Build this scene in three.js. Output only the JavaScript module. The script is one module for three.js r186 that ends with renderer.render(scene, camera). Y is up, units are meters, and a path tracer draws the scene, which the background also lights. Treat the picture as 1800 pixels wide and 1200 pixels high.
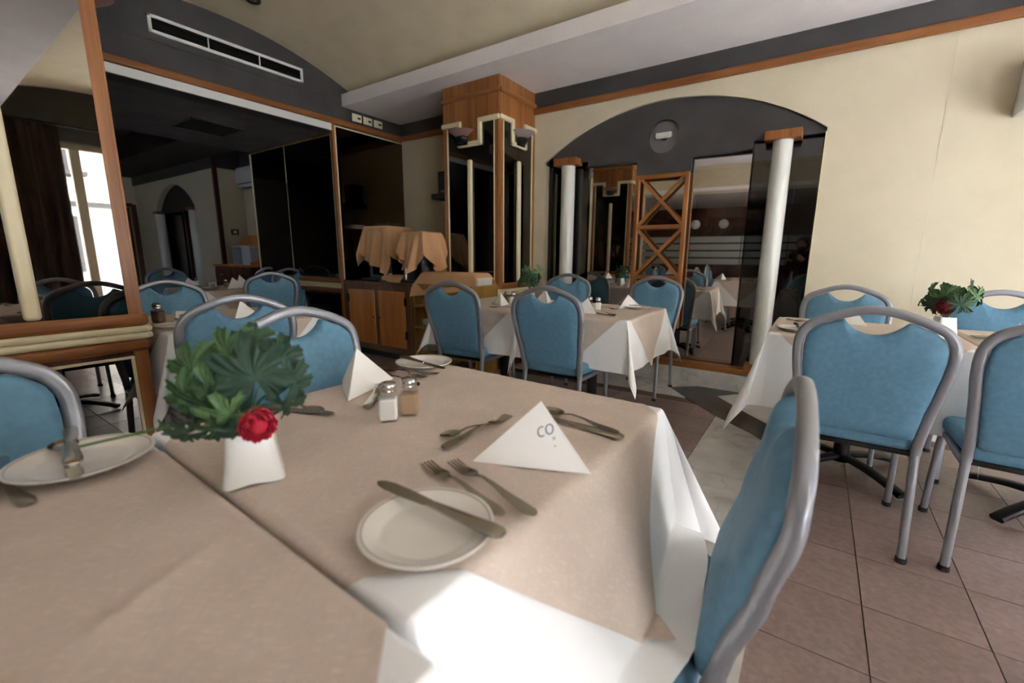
import * as THREE from 'three';
import { mergeGeometries, mergeVertices, toCreasedNormals } from 'three/addons/utils/BufferGeometryUtils.js';
import { RoundedBoxGeometry } from 'three/addons/geometries/RoundedBoxGeometry.js';
import { MarchingCubes } from 'three/addons/objects/MarchingCubes.js';

// ---------------------------------------------------------------- camera, sky, exposure
const scene = new THREE.Scene();
const camera = new THREE.PerspectiveCamera(75.5, 1.5, 0.01, 200);
camera.rotation.order = 'YXZ';
camera.position.set(0, 1.115, 0);
camera.rotation.set(THREE.MathUtils.degToRad(-11.0), THREE.MathUtils.degToRad(34.4), THREE.MathUtils.degToRad(0.33));
camera.focus = 1.8; camera.userData.fStop = 2.4;
const renderer = new THREE.WebGLRenderer({ antialias: true });
renderer.toneMapping = THREE.LinearToneMapping;
renderer.toneMappingExposure = 7.5;
renderer.shadowMap.enabled = true;
scene.background = new THREE.Color().setRGB(0.83, 0.93, 1.13);
scene.backgroundIntensity = 9;

// ---------------------------------------------------------------- helpers
const V2 = (x, y) => new THREE.Vector2(x, y), V3 = (x, y, z) => new THREE.Vector3(x, y, z);
const PI = Math.PI, rad = (d) => d * PI / 180;
function rng(s) { let a = (s * 2654435761) >>> 0 || 1; return () => { a = (a + 0x6D2B79F5) | 0; let t = Math.imul(a ^ (a >>> 15), 1 | a); t = (t + Math.imul(t ^ (t >>> 7), 61 | t)) ^ t; return ((t ^ (t >>> 14)) >>> 0) / 4294967296; }; }
const hash = (x, y, s) => { let h = (x * 374761393 + y * 668265263 + s * 974711) | 0; h = Math.imul(h ^ (h >>> 13), 1274126177); return ((h ^ (h >>> 16)) >>> 0) / 4294967296; };
function tn(x, y, px, py, s) { // tiling value noise
  const xi = Math.floor(x), yi = Math.floor(y), fx = x - xi, fy = y - yi, u = fx * fx * (3 - 2 * fx), v = fy * fy * (3 - 2 * fy);
  const m = (a, p) => ((a % p) + p) % p, h = (i, j) => hash(m(xi + i, px), m(yi + j, py), s);
  return (h(0, 0) * (1 - u) + h(1, 0) * u) * (1 - v) + (h(0, 1) * (1 - u) + h(1, 1) * u) * v;
}
function fbm(u, v, px, py, s, o = 4) { let a = 0, w = 0.5, t = 0; for (let i = 0; i < o; i++) { a += w * tn(u * px, v * py, px, py, s + i); t += w; w *= 0.5; px *= 2; py *= 2; } return a / t; }
function tex(w, h, f, srgb = true) {
  const d = new Uint8Array(w * h * 4);
  for (let j = 0; j < h; j++) for (let i = 0; i < w; i++) { const c = f(i / w, j / h, i, j), k = (j * w + i) * 4; d[k] = c[0]; d[k + 1] = c[1]; d[k + 2] = c[2]; d[k + 3] = 255; }
  const t = new THREE.DataTexture(d, w, h); t.wrapS = t.wrapT = THREE.RepeatWrapping; t.magFilter = THREE.LinearFilter; t.minFilter = THREE.LinearFilter;
  if (srgb) t.colorSpace = THREE.SRGBColorSpace; t.needsUpdate = true; return t;
}
const cl = (v) => Math.max(0, Math.min(255, v));
const tint = (c, k) => c.map((v) => cl(v * k));
const rep = (t, x, y = x) => { const c = t.clone(); c.repeat.set(x, y); c.needsUpdate = true; return c; };
const std = (o) => new THREE.MeshStandardMaterial(o), phy = (o) => new THREE.MeshPhysicalMaterial(o);
const lin = (r, g, b) => new THREE.Color().setRGB(r, g, b);

// ---------------------------------------------------------------- materials
const woodTex = (base, dark, s, str = 1) => tex(512, 512, (u, v) => {
  const a = fbm(u, v, 24, 2, s, 4), b = fbm(u, v, 90, 4, s + 9, 3), c = fbm(u, v, 5, 1, s + 20, 2);
  const k = Math.min(1, Math.max(0, (0.5 * a + 0.35 * b + 0.35 * c - 0.35) * 1.6 * str));
  return base.map((x, i) => cl(x * (1 - k) + dark[i] * k));
});
const noiseB = tex(256, 256, (u, v) => { const n = 255 * fbm(u, v, 24, 24, 5, 4); return [n, n, n]; }, false);
const weaveB = tex(256, 256, (u, v, i, j) => { const n = 110 + 60 * (((i >> 1) + (j >> 1)) % 2) + 80 * fbm(u, v, 16, 64, 8, 3) - 40; return [cl(n), cl(n), cl(n)]; }, false);
const tLinen = tex(1024, 1024, (u, v) => { // linen with pale slub threads along v
  const sl = fbm(u, v, 220, 26, 31, 2), sh = fbm(u, v, 18, 200, 37, 2), m = fbm(u, v, 5, 5, 41, 3);
  const k = 0.93 + 0.1 * (sl > 0.62 ? (sl - 0.62) * 3 : 0) + 0.04 * sh + 0.05 * m;
  return tint([217, 200, 187], k);
});
const tPlaster = (base, s, amp) => tex(512, 512, (u, v) => tint(base, 1 - amp / 2 + amp * fbm(u, v, 6, 6, s, 5)));
const tMarble = tex(512, 512, (u, v) => {
  const w = fbm(u, v, 4, 4, 61, 4), q = Math.abs(Math.sin((u * 2 + v * 1 + w * 1.6) * PI * 2)), vein = Math.pow(1 - q, 7) * fbm(u, v, 6, 6, 69, 2), m = fbm(u, v, 8, 8, 66, 4);
  return tint([228, 225, 219], 1 - 0.16 * vein - 0.2 * m);
});
const tBlack = tex(512, 512, (u, v) => { const w = fbm(u, v, 5, 5, 71, 5), q = Math.pow(1 - Math.abs(Math.sin((u + v * 2 + w * 2) * PI * 2)), 10); return tint([44, 43, 42], 0.7 + 0.7 * w + 0.7 * q * w); });
const tTile = tex(512, 512, (u, v) => { const a = fbm(u, v, 70, 70, 81, 3), b = fbm(u, v, 5, 5, 85, 4); return tint([150, 128, 121], 0.84 + 0.2 * a + 0.14 * b); });
const tFabric = tex(256, 256, (u, v) => tint([99, 146, 173], 0.9 + 0.12 * fbm(u, v, 90, 90, 91, 2) + 0.08 * fbm(u, v, 5, 5, 92, 3)));
const tWood = woodTex([176, 118, 64], [118, 68, 32], 101), tWoodH = tWood.clone(); tWoodH.rotation = PI / 2; tWoodH.needsUpdate = true;
const tCab = woodTex([222, 150, 84], [166, 100, 48], 111, 0.8), tCabD = woodTex([126, 88, 50], [72, 48, 26], 117, 1);
const tGold = woodTex([188, 150, 74], [120, 84, 30], 121, 1.2);
const M = {
  wood: std({ map: tWood, roughness: 0.38 }), woodH: std({ map: tWoodH, roughness: 0.38 }),
  cab: std({ map: tCab, roughness: 0.5 }), cabD: std({ map: tCabD, roughness: 0.45 }), gold: std({ map: tGold, roughness: 0.45 }),
  darkWood: std({ map: woodTex([104, 54, 30], [56, 26, 14], 131), roughness: 0.4 }),
  cream: std({ color: 0xe6d9b4, roughness: 0.35 }), white: std({ color: 0xe4e3de, roughness: 0.6 }),
  yellow: std({ map: tPlaster([212, 200, 172], 201, 0.05), roughness: 0.7, bumpMap: noiseB, bumpScale: 0.00025 }),
  vault: std({ map: tPlaster([222, 208, 176], 205, 0.08), roughness: 0.8, bumpMap: noiseB, bumpScale: 0.0006 }),
  grey: std({ map: tPlaster([66, 63, 62], 209, 0.34), roughness: 0.6, bumpMap: noiseB, bumpScale: 0.0006 }),
  soffit: std({ map: tPlaster([236, 230, 228], 213, 0.05), roughness: 0.8 }),
  blackGlass: std({ color: lin(0.085, 0.083, 0.08), metalness: 1, roughness: 0.02 }),
  smoke: std({ color: lin(0.04, 0.04, 0.04), metalness: 1, roughness: 0.02 }),
  bronze: std({ color: lin(0.12, 0.1, 0.065), metalness: 1, roughness: 0.03 }),
  mirror: std({ color: lin(0.66, 0.63, 0.59), metalness: 1, roughness: 0.015 }),
  mirrorDim: std({ color: lin(0.28, 0.265, 0.245), metalness: 1, roughness: 0.015 }),
  grout: std({ color: 0x6b5850, roughness: 0.9 }),
  marble: std({ map: tMarble, roughness: 0.22 }), blackMarble: std({ map: tBlack, roughness: 0.25 }),
  frame: std({ color: 0x9c9ea5, metalness: 0.55, roughness: 0.36 }),
  rubber: std({ color: 0x1a1a1b, roughness: 0.7 }), iron: std({ color: 0x19191b, roughness: 0.45, metalness: 0.3 }),
  fabric: phy({ map: tFabric, roughness: 0.62, sheen: 0.4, sheenColor: lin(0.6, 0.8, 0.9), sheenRoughness: 0.5, bumpMap: weaveB, bumpScale: 0.0003 }),
  linen: std({ map: rep(tLinen, 3.4), roughness: 0.85, side: THREE.DoubleSide, bumpMap: rep(weaveB, 5), bumpScale: 0.0004 }),
  whiteCloth: std({ color: 0xf5f6f7, roughness: 0.85, side: THREE.DoubleSide, bumpMap: rep(weaveB, 6), bumpScale: 0.0003 }),
  peach: std({ map: tPlaster([214, 168, 126], 221, 0.1), roughness: 0.85, side: THREE.DoubleSide, bumpMap: rep(weaveB, 5), bumpScale: 0.0003 }),
  napkin: std({ color: 0xfaf9f6, roughness: 0.8, bumpMap: rep(weaveB, 8), bumpScale: 0.0002 }),
  china: phy({ color: 0xf1eee6, roughness: 0.25, clearcoat: 0.8, clearcoatRoughness: 0.06 }), rimLine: phy({ color: 0xb49f9a, roughness: 0.3, clearcoat: 0.6 }),
  vase: phy({ color: 0xeeeeec, roughness: 0.3, clearcoat: 0.5, clearcoatRoughness: 0.15 }),
  steel: std({ color: 0xb7b2a8, metalness: 1, roughness: 0.2 }), chrome: std({ color: 0xdadada, metalness: 1, roughness: 0.1 }),
  glass: phy({ color: 0xffffff, roughness: 0.03, transmission: 1, thickness: 0.004, ior: 1.5 }),
  pane: phy({ color: 0xffffff, roughness: 0.0, transmission: 1, thickness: 0, ior: 1.45 }),
  frosted: phy({ color: 0xb9beba, roughness: 0.9, transmission: 0.6, thickness: 0 }), jarGlass: phy({ color: 0xffffff, roughness: 0.02, transmission: 1, thickness: 0, ior: 1.5 }),
  salt: std({ color: 0xf2f2f0, roughness: 0.9 }), pepper: std({ color: 0xb5987a, roughness: 0.9 }), darkPepper: std({ color: 0x5a4638, roughness: 0.9 }),
  plastic: std({ color: 0xe2e2dc, roughness: 0.4 }), blackPlastic: std({ color: 0x0c0c0c, roughness: 0.4 }), matteBlack: std({ color: 0x080808, roughness: 1 }), recess: std({ map: tPlaster([104, 100, 100], 231, 0.3), roughness: 0.7 }), ivory: std({ color: 0xe6ddbc, roughness: 0.4 }),
  column: phy({ color: 0xd9d8d0, roughness: 0.3, clearcoat: 0.5, clearcoatRoughness: 0.1 }),
  mauve: std({ color: 0x8f6c64, roughness: 0.45 }), mauveGrey: std({ color: 0x938684, roughness: 0.45 }),
  curtain: std({ map: rep(woodTex([74, 52, 36], [30, 20, 14], 141), 3, 0.3), roughness: 0.9, side: THREE.DoubleSide }),
  winFrame: std({ color: 0xcfc6ae, roughness: 0.5 }), globe: phy({ color: 0xf2efe6, roughness: 0.4, transmission: 0.3, thickness: 0 }),
};
const tileMats = [0.94, 1, 1.05, 0.98].map((k) => std({ map: tTile, color: lin(k, k, k), roughness: 0.3, bumpMap: noiseB, bumpScale: 0.0002 }));

// ---------------------------------------------------------------- geometry helpers
function uvm(g, swap = false) { // uv in metres by the side a face looks to
  const p = g.attributes.position, n = g.attributes.normal, a = new Float32Array(p.count * 2);
  for (let i = 0; i < p.count; i++) {
    const x = p.getX(i), y = p.getY(i), z = p.getZ(i), nx = Math.abs(n.getX(i)), ny = Math.abs(n.getY(i)), nz = Math.abs(n.getZ(i));
    let u, v; if (nx >= ny && nx >= nz) { u = z; v = y; } else if (ny >= nz) { u = x; v = z; } else { u = x; v = y; }
    a[2 * i] = swap ? v : u; a[2 * i + 1] = swap ? u : v;
  }
  g.setAttribute('uv', new THREE.BufferAttribute(a, 2)); return g;
}
function box(x0, x1, y0, y1, z0, z1, r = 0) {
  const w = x1 - x0, h = y1 - y0, d = z1 - z0, rr = Math.min(r, w * 0.45, h * 0.45, d * 0.45);
  const g = rr > 0 ? new RoundedBoxGeometry(w, h, d, 2, rr) : new THREE.BoxGeometry(w, h, d);
  g.translate((x0 + x1) / 2, (y0 + y1) / 2, (z0 + z1) / 2); return uvm(g);
}
const cyl = (r0, r1, h, x, y, z, n = 20) => { const g = new THREE.CylinderGeometry(r0, r1, h, n); g.translate(x, y + h / 2, z); return g; };
const lathe = (pts, n = 32) => new THREE.LatheGeometry(pts.map((p) => V2(p[0], p[1])), n);
function mg(list) {
  list = (Array.isArray(list) ? list : [list]).map((g) => { g = g.index ? g.toNonIndexed() : g; if (!g.attributes.uv) uvm(g); for (const k of Object.keys(g.attributes)) if (!['position', 'normal', 'uv'].includes(k)) g.deleteAttribute(k); return g; });
  return list.length === 1 ? list[0] : mergeGeometries(list);
}
const used = {};
function numbered(n) { n = n.replace(/_\d{3}$/, ''); const k = used[n] = (used[n] ?? -1) + 1; return k ? n + '_' + String(k).padStart(3, '0') : n; }
function add(o, parent) { (parent ?? scene).add(o); return o; }
function mesh(name, g, m, parent) {
  const o = new THREE.Mesh(mg(g), m); o.name = parent ? name : numbered(name); o.castShadow = o.receiveShadow = true;
  if (parent) { let k = 0; const base = name; while (parent.children.some((c) => c.name === o.name)) o.name = base + '_' + String(++k).padStart(3, '0'); }
  return add(o, parent);
}
function tag(o, label, category, group, kind) { o.userData.label = label; o.userData.category = category; if (group) o.userData.group = group; else delete o.userData.group; if (kind) o.userData.kind = kind; return o; }
function thing(name, label, category, at = [0, 0, 0], turn = 0, group, kind) {
  const o = new THREE.Group(); o.name = numbered(name); o.position.set(...at); o.rotation.y = turn; add(o); return tag(o, label, category, group, kind);
}
function struct(name, g, m) { const o = g ? mesh(name, g, m) : add(Object.assign(new THREE.Group(), { name: numbered(name) })); o.userData.kind = 'structure'; return o; }
function dup(root, at, turn, label, group) { const r = root.clone(); r.scale.setScalar(1); r.name = numbered(root.name); r.position.set(...at); r.rotation.set(0, turn, 0); r.userData = { ...root.userData }; tag(r, label, root.userData.category, group); return add(r); }
function shapeOf(pts) { const s = new THREE.Shape(); pts.forEach((p, i) => i ? s.lineTo(p[0], p[1]) : s.moveTo(p[0], p[1])); s.closePath(); return s; }
function ext(shape, d, bevel = 0) { return new THREE.ExtrudeGeometry(shape, { depth: d, bevelEnabled: bevel > 0, bevelSize: bevel, bevelThickness: bevel, bevelSegments: 2, curveSegments: 24 }); }
// sweep a closed section [[a, b], ...] along points with frames (a along na, b along nb)
function sweep(pts, na, nb, section, capped = true) {
  const P = [], I = [], n = section.length, U = []; let L = 0;
  pts.forEach((p, i) => { if (i) L += p.distanceTo(pts[i - 1]); section.forEach((s, k) => { const q = p.clone().addScaledVector(na[i], s[0]).addScaledVector(nb[i], s[1]); P.push(q.x, q.y, q.z); U.push(k / n * 0.1, L); }); });
  for (let i = 0; i < pts.length - 1; i++) for (let k = 0; k < n; k++) { const a = i * n + k, b = i * n + (k + 1) % n, c = a + n, d = b + n; I.push(a, b, c, b, d, c); }
  if (capped) for (const [o, f] of [[0, 1], [(pts.length - 1) * n, 0]]) for (let k = 1; k < n - 1; k++) f ? I.push(o, o + k + 1, o + k) : I.push(o, o + k, o + k + 1);
  const g = new THREE.BufferGeometry(); g.setAttribute('position', new THREE.Float32BufferAttribute(P, 3)); g.setAttribute('uv', new THREE.Float32BufferAttribute(U, 2)); g.setIndex(I); g.computeVertexNormals(); return toCreasedNormals(g, 0.9);
}
const rrect = (w, h, r) => { const o = []; for (const [sx, sy, a] of [[1, 1, 0], [-1, 1, 90], [-1, -1, 180], [1, -1, 270]]) for (const t of [0, 45, 90]) o.push([sx * (w / 2 - r) + r * Math.cos(rad(a + t)), sy * (h / 2 - r) + r * Math.sin(rad(a + t))]); return o; };
function pathSweep(ctrl, section, up = V3(0, 1, 0), n = 24, straight = false) {
  const c = straight ? null : new THREE.CatmullRomCurve3(ctrl.map((p) => V3(...p)), false, 'catmullrom', 0.5);
  const pts = straight ? ctrl.map((p) => V3(...p)) : c.getPoints(n), na = [], nb = [];
  pts.forEach((p, i) => { const t = pts[Math.min(i + 1, pts.length - 1)].clone().sub(pts[Math.max(i - 1, 0)]).normalize(); const a = up.clone().cross(t).normalize(); na.push(a); nb.push(t.clone().cross(a).normalize()); });
  return sweep(pts, na, nb, section);
}
const circ = (r, n = 10) => Array.from({ length: n }, (_, k) => [r * Math.cos(k / n * 2 * PI), r * Math.sin(k / n * 2 * PI)]);
function grid(us, vs, f) {
  const P = [], U = [], I = [], w = us.length;
  vs.forEach((v) => us.forEach((u) => { const p = f(u, v); P.push(p[0], p[1], p[2]); U.push(p[3] ?? u, p[4] ?? v); }));
  for (let j = 0; j < vs.length - 1; j++) for (let i = 0; i < w - 1; i++) { const a = j * w + i; I.push(a, a + w, a + 1, a + 1, a + w, a + w + 1); }
  const g = new THREE.BufferGeometry(); g.setAttribute('position', new THREE.Float32BufferAttribute(P, 3)); g.setAttribute('uv', new THREE.Float32BufferAttribute(U, 2)); g.setIndex(I); g.computeVertexNormals(); return g;
}
const span = (a, b, n) => Array.from({ length: n + 1 }, (_, i) => a + (b - a) * i / n);
const sstep = (a, b, x) => { const t = Math.min(1, Math.max(0, (x - a) / (b - a))); return t * t * (3 - 2 * t); };

// cloth square lying over a box top and hanging from its edges
function drape(o) {
  const { hw, hd, sx, sz = sx, rot = 0, dx = 0, dz = 0, y, lift = 0, flare = 0.1, rip = 0.014, seed = 1, pleat = 0.4, n = 64, quiet = {}, corner = {}, rho = 0.012, k = 13 } = o;
  const W = hw - rho, D = hd - rho, c = Math.cos(rot), s = Math.sin(rot);
  const fold = (e) => { if (e < rho * PI / 2) { const t = e / rho; return [rho * Math.sin(t), rho * (1 - Math.cos(t))]; } return [rho, rho + e - rho * PI / 2]; };
  const F0 = o.slope ?? ((side, q) => flare * (quiet[side] ?? 1));
  const lean = (F) => { const m = Math.sqrt(1 + F * F); return [F / m, 1 / m]; };
  const ripple = (q, a) => 0.6 * Math.sin(k * q + seed + a) + 0.4 * Math.sin(1.9 * k * q + 2.3 * seed + a * 2);
  const f = (u, v) => {
    const px = u * c - v * s + dx, pz = u * s + v * c + dz, gx = Math.sign(px) || 1, gz = Math.sign(pz) || 1, ex = Math.abs(px) - W, ez = Math.abs(pz) - D;
    let X = px, Y = 0, Z = pz;
    const qx = quiet[gx > 0 ? 'px' : 'nx'] ?? 1, qz = quiet[gz > 0 ? 'pz' : 'nz'] ?? 1;
    if (ex > 0 && ez <= 0) { const [of, d] = fold(ex), [lx, ly] = lean(F0(gx > 0 ? 'px' : 'nx', pz)), lim = o.rest && gx > 0 ? o.rest(pz) : 9, over = Math.max(0, d * ly - lim); X = gx * (W + of + lift + d * (lx + qx * rip / 0.3 * ripple(pz, gx) * (1 - Math.pow(Math.abs(pz) / D, 4))) + over * 0.9); Y = -Math.min(d * ly, lim) + (over > 0 ? 3 * lift : 0); }
    else if (ez > 0 && ex <= 0) { const [of, d] = fold(ez), [lz, ly] = lean(F0(gz > 0 ? 'pz' : 'nz', px)); Z = gz * (D + of + lift + d * (lz + qz * rip / 0.3 * ripple(px, 3 + gz) * (1 - Math.pow(Math.abs(px) / W, 4)))); Y = -d * ly; }
    else if (ex > 0 && ez > 0) {
      const r = Math.hypot(ex, ez), t = Math.atan2(ez, ex) / (PI / 2), [of, d0] = fold(r), b = Math.sin(PI * t), key = (gx > 0 ? 'px' : 'nx') + (gz > 0 ? 'pz' : 'nz');
      const dir = corner[key] ?? [0.7071, 0.7071], amp = pleat * d0 * Math.pow(b, 0.85), z2 = 0.13 * d0 * Math.sin(2 * PI * t) * (0.6 + 0.8 * hash(seed, gx + 2, gz + 5));
      const [lx, lyx] = lean(F0(gx > 0 ? 'px' : 'nx', gz * D)), [lz, lyz] = lean(F0(gz > 0 ? 'pz' : 'nz', gx * W)), zq = z2 * 0.7 * Math.min(qx, qz, 1);
      X = gx * (W + (of + lift + d0 * lx) * (1 - t) + dir[0] * amp - dir[1] * zq); Z = gz * (D + (of + lift + d0 * lz) * t + dir[1] * amp + dir[0] * zq);
      Y = -Math.sqrt(Math.max(0, d0 * d0 - amp * amp * 0.8)) * (lyx + (lyz - lyx) * t);
    }
    let top = ex <= 0 && ez <= 0 ? 0.0008 * Math.sin(9 * px + seed) * Math.sin(7 * pz + 2 * seed) : 0;
    if (o.creases && ex <= 0 && ez <= 0) for (const [ax, az, bx, bz, amp, w] of o.creases) { const lx = bx - ax, lz = bz - az, q = Math.max(0, Math.min(1, ((px - ax) * lx + (pz - az) * lz) / (lx * lx + lz * lz))), ds = Math.hypot(px - ax - lx * q, pz - az - lz * q); top += amp * Math.exp(-((ds / w) ** 2)) * Math.sin(PI * Math.min(0.97, Math.max(0.03, q))); }
    if (o.hem && Math.max(Math.abs(u), Math.abs(v)) > sx / 2 - 0.012) top += 0.0014;
    return [X, y + (Y === 0 ? lift : 0) + Y + top, Z, u, v];
  };
  let us, vs;
  if (rot === 0) {
    const ax = (W2, S) => { const h = S / 2, inner = span(-W2, W2, o.nt ?? 20), e = [0.004, 0.009, 0.014, 0.019, 0.03].map((q) => W2 + q), out = span(W2 + 0.05, h, o.nh ?? 9); return [...out.slice().reverse().map((q) => -q), ...e.slice().reverse().map((q) => -q), ...inner, ...e, ...out]; };
    us = ax(W, sx).map((q) => q); vs = ax(D, sz);
  } else { us = span(-sx / 2, sx / 2, n); vs = span(-sz / 2, sz / 2, n); }
  return grid(us, vs, f);
}

// ================================================================ SETTING
const XR = 3.0, XB = -4.46, ZA = -4.05, ZR = 8.2, XF = -12;
// ---- floor: bed, tiles, marble walk, black inlay
const floor = struct('floor', box(XF, XR + 0.2, -0.16, -0.006, -4.3, ZR), M.grout);
{
  const variants = tileMats.map((m, i) => { const g = box(-0.148, 0.148, -0.008, 0, -0.148, 0.148); const u = g.attributes.uv; for (let k = 0; k < u.count; k++) u.setXY(k, u.getX(k) + i * 0.37, u.getY(k) + i * 0.21); return mg(g); });
  const R = rng(4), far = [];
  for (let i = -41; i < 10; i++) for (let j = -8; j < 34; j++) {
    const x = 0.24 + 0.15 + i * 0.3, z = -1.98 + 0.15 + j * 0.3;
    if (x + 0.15 > XR || z + 0.15 > ZR || x - 0.15 < XF || z < -3.5) continue;
    if (x > -0.62 && x < 0.05) continue;
    const k = Math.floor(R() * 4), near = x > -1.6 && x < 2.1 && z < -0.1 && z > -3.6;
    if (near) { const o = mesh('floor_tile', variants[k], tileMats[k], floor); o.position.set(x, 0, z); }
    else far.push(variants[k].clone().translate(x, 0, z));
  }
  // narrow cut tiles along the marble walk
  for (let j = -5; j < 34; j++) { const z = -1.98 + j * 0.3; if (z + 0.3 > ZR) break; const g = box(-0.66 + 0.0015, -0.491, -0.008, 0, z + 0.0015, z + 0.2985); if (z < 0) mesh('floor_tile', g, tileMats[(j + 8) % 4], floor); else far.push(g); }
  const rest = mesh('distant_floor_tiles', far, tileMats[1], floor); rest.userData.kind = 'stuff';
  for (let z = -3.6, k = 0; z < ZR - 0.6; z += 0.62, k++) { const g = box(-0.486, -0.052, -0.008, 0.0005, z, z + 0.617); const u = g.attributes.uv; for (let q = 0; q < u.count; q++) u.setXY(q, u.getX(q) + k * 0.43, u.getY(q) + k * 0.31); mesh('marble_slab', g, M.marble, floor); }
  for (let x = -2.5, k = 0; x < XR; x += 0.62, k++) mesh('marble_slab', box(x, Math.min(XR, x + 0.617), -0.008, 0.0005, -4.0, -3.606), M.marble, floor);
  const flat = (pts) => { const g = ext(shapeOf(pts.map(([x, z]) => [x, -z])), 0.008); g.rotateX(-PI / 2); g.translate(0, -0.0065, 0); return uvm(g); };
  mesh('black_marble_inlay', flat([[-0.95, -3.83], [-0.76, -4.0], [-0.56, -3.785], [-0.323, -3.493], [-0.052, -3.2], [-0.052, -2.86], [-0.25, -3.085], [-0.486, -3.285], [-0.8, -3.64]]), M.blackMarble, floor);
  mesh('black_marble_inlay', flat([[-0.755, -4.0], [-0.39, -4.0], [-0.57, -3.79]]), M.blackMarble, floor);
}
// ---- ceiling: vaults between soffits
const ceilTop = 3.5;
struct('ceiling', box(XF - 0.2, XR + 0.4, ceilTop, ceilTop + 0.25, -4.5, ZR + 0.3), M.grey);
function vault(zc, half, name) { // a shallow barrel, thick
  const R = 3.5, pts = [], top = 3.12;
  for (let i = 0; i <= 40; i++) { const z = -half + 2 * half * i / 40; pts.push([z, top - (R - Math.sqrt(R * R - z * z))]); }
  const s = shapeOf([...pts, [half, top + 0.2], [-half, top + 0.2]]);
  const g = ext(s, XR - XB); g.rotateY(-PI / 2); g.translate(XR, 0, zc); g.computeVertexNormals();
  return struct(name, uvm(toCreasedNormals(g, 0.5)), M.vault);
}
vault(-2.0, 1.6, 'ceiling_vault'); vault(2.22, 1.75, 'ceiling_vault');
function soffit(z0, z1) { return struct('ceiling_soffit', [box(XB + 0.001, XR, 2.69, 2.815, z0, z1, 0.004), box(XB + 0.001, XR, 2.81, ceilTop, z0 + 0.3, z1 - 0.3)], M.soffit); }
soffit(ZA, -3.22); soffit(-1.05, 0.7); soffit(3.74, 4.7);
struct('ceiling_soffit', box(XB, XR, 2.72, 2.85, 4.7, ZR), M.soffit);
// ---- wall with the arched mirror niche (z = ZA)
const nX0 = -2.385, nX1 = -0.06, nY = 2.03, nTop = 2.415;
function archPts(x0, x1, y, top, n = 40) { const w = (x1 - x0) / 2, h = top - y, R = (w * w + h * h) / (2 * h), cy = top - R, cx = (x0 + x1) / 2, a = Math.asin(w / R); return Array.from({ length: n + 1 }, (_, i) => { const t = a - 2 * a * i / n; return [cx + R * Math.sin(t), cy + R * Math.cos(t)]; }); }
const wallBack = struct('wall_back', null);
{
  const s = shapeOf([[XB - 0.2, 0], [nX0, 0], [nX0, nY], ...archPts(nX0, nX1, nY, nTop).reverse(), [nX1, 0], [XR + 0.2, 0], [XR + 0.2, 3.5], [XB - 0.2, 3.5]]);
  const g = ext(s, 0.1); g.translate(0, 0, ZA - 0.1); mesh('plaster', uvm(g), M.yellow, wallBack);
  mesh('wall_core', box(XF, XR + 0.3, -0.12, 3.5, ZA - 0.36, ZA - 0.16), M.grey, wallBack);
  mesh('plaster_panel', box(0.55, XR, 0.1, 2.49, ZA, ZA + 0.0015), M.yellow, wallBack);
  mesh('frieze', box(XB, XR, 2.545, 2.7, ZA, ZA + 0.012), M.grey, wallBack);
  mesh('marble_skirting', box(-2.5, XR, 0, 0.145, ZA - 0.02, ZA + 0.05, 0.004), M.marble, wallBack);
}
struct('trim', box(XB, XR, 2.488, 2.548, ZA, ZA + 0.035, 0.012), M.woodH);
// niche fittings, all set into the wall
{
  const t = struct('niche', null), zb = ZA - 0.05;
  const head = shapeOf([[nX0, nY - 0.02], [-1.925, nY - 0.03], [-1.925, 1.955], [-1.445, 1.945], [-1.445, 1.825], [-0.98, 1.825], [-0.98, 1.94], [-0.525, 1.94], [-0.525, 2.0], [nX1, 2.0], ...archPts(nX0, nX1, nY, nTop)]);
  const hole = new THREE.Path(); hole.absarc(-1.225, 2.13, 0.135, 0, 2 * PI, true); head.holes.push(hole);
  const g = ext(head, 0.05); g.translate(0, 0, zb - 0.03); mesh('arched_header', uvm(g), M.grey, t);
  const tilt = (m, x, deg) => { m.position.set(x, 0, zb - 0.05); m.rotation.y = rad(deg); return m; };
  tilt(mesh('mirror_pane', box(-0.71, -0.2335, 0.19, 1.98, -0.012, 0), M.mirror, t), -1.2225, 1.9);
  tilt(mesh('mirror_pane', box(-0.2325, 0.2325, 0.19, 1.98, -0.012, 0), M.mirror, t), -1.2225, 1.9);
  tilt(mesh('mirror_pane', box(0.2335, 0.71, 0.19, 1.98, -0.012, 0), M.mirror, t), -1.2225, 1.9);
  tilt(mesh('dark_glass_pane', box(-0.235, 0.235, 0.19, 2.04, -0.01, 0), M.blackGlass, t), -2.155, 1.9);
  tilt(mesh('dark_glass_pane', box(-0.235, 0.235, 0.19, 2.04, -0.01, 0), M.blackGlass, t), -0.29, 2.7);
  mesh('wooden_sill', box(nX0, nX1, 0.145, 0.195, ZA - 0.1, ZA + 0.03, 0.006), M.woodH, t);
  mesh('edge_strip', box(nX1 - 0.006, nX1, 0.15, 2.0, ZA - 0.1, ZA + 0.004), M.cream, t);
  const disc = new THREE.CylinderGeometry(0.14, 0.14, 0.02, 40); disc.rotateX(PI / 2); disc.translate(-1.225, 2.13, zb - 0.035); mesh('recess_back', disc, std({ color: 0x7d7775, roughness: 0.5 }), t);
  for (const x of [-1.925, -0.525]) mesh('glass_edge', box(x - 0.004, x + 0.004, 0.19, 1.96, zb - 0.05, zb - 0.005), M.smoke, t);
}
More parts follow.
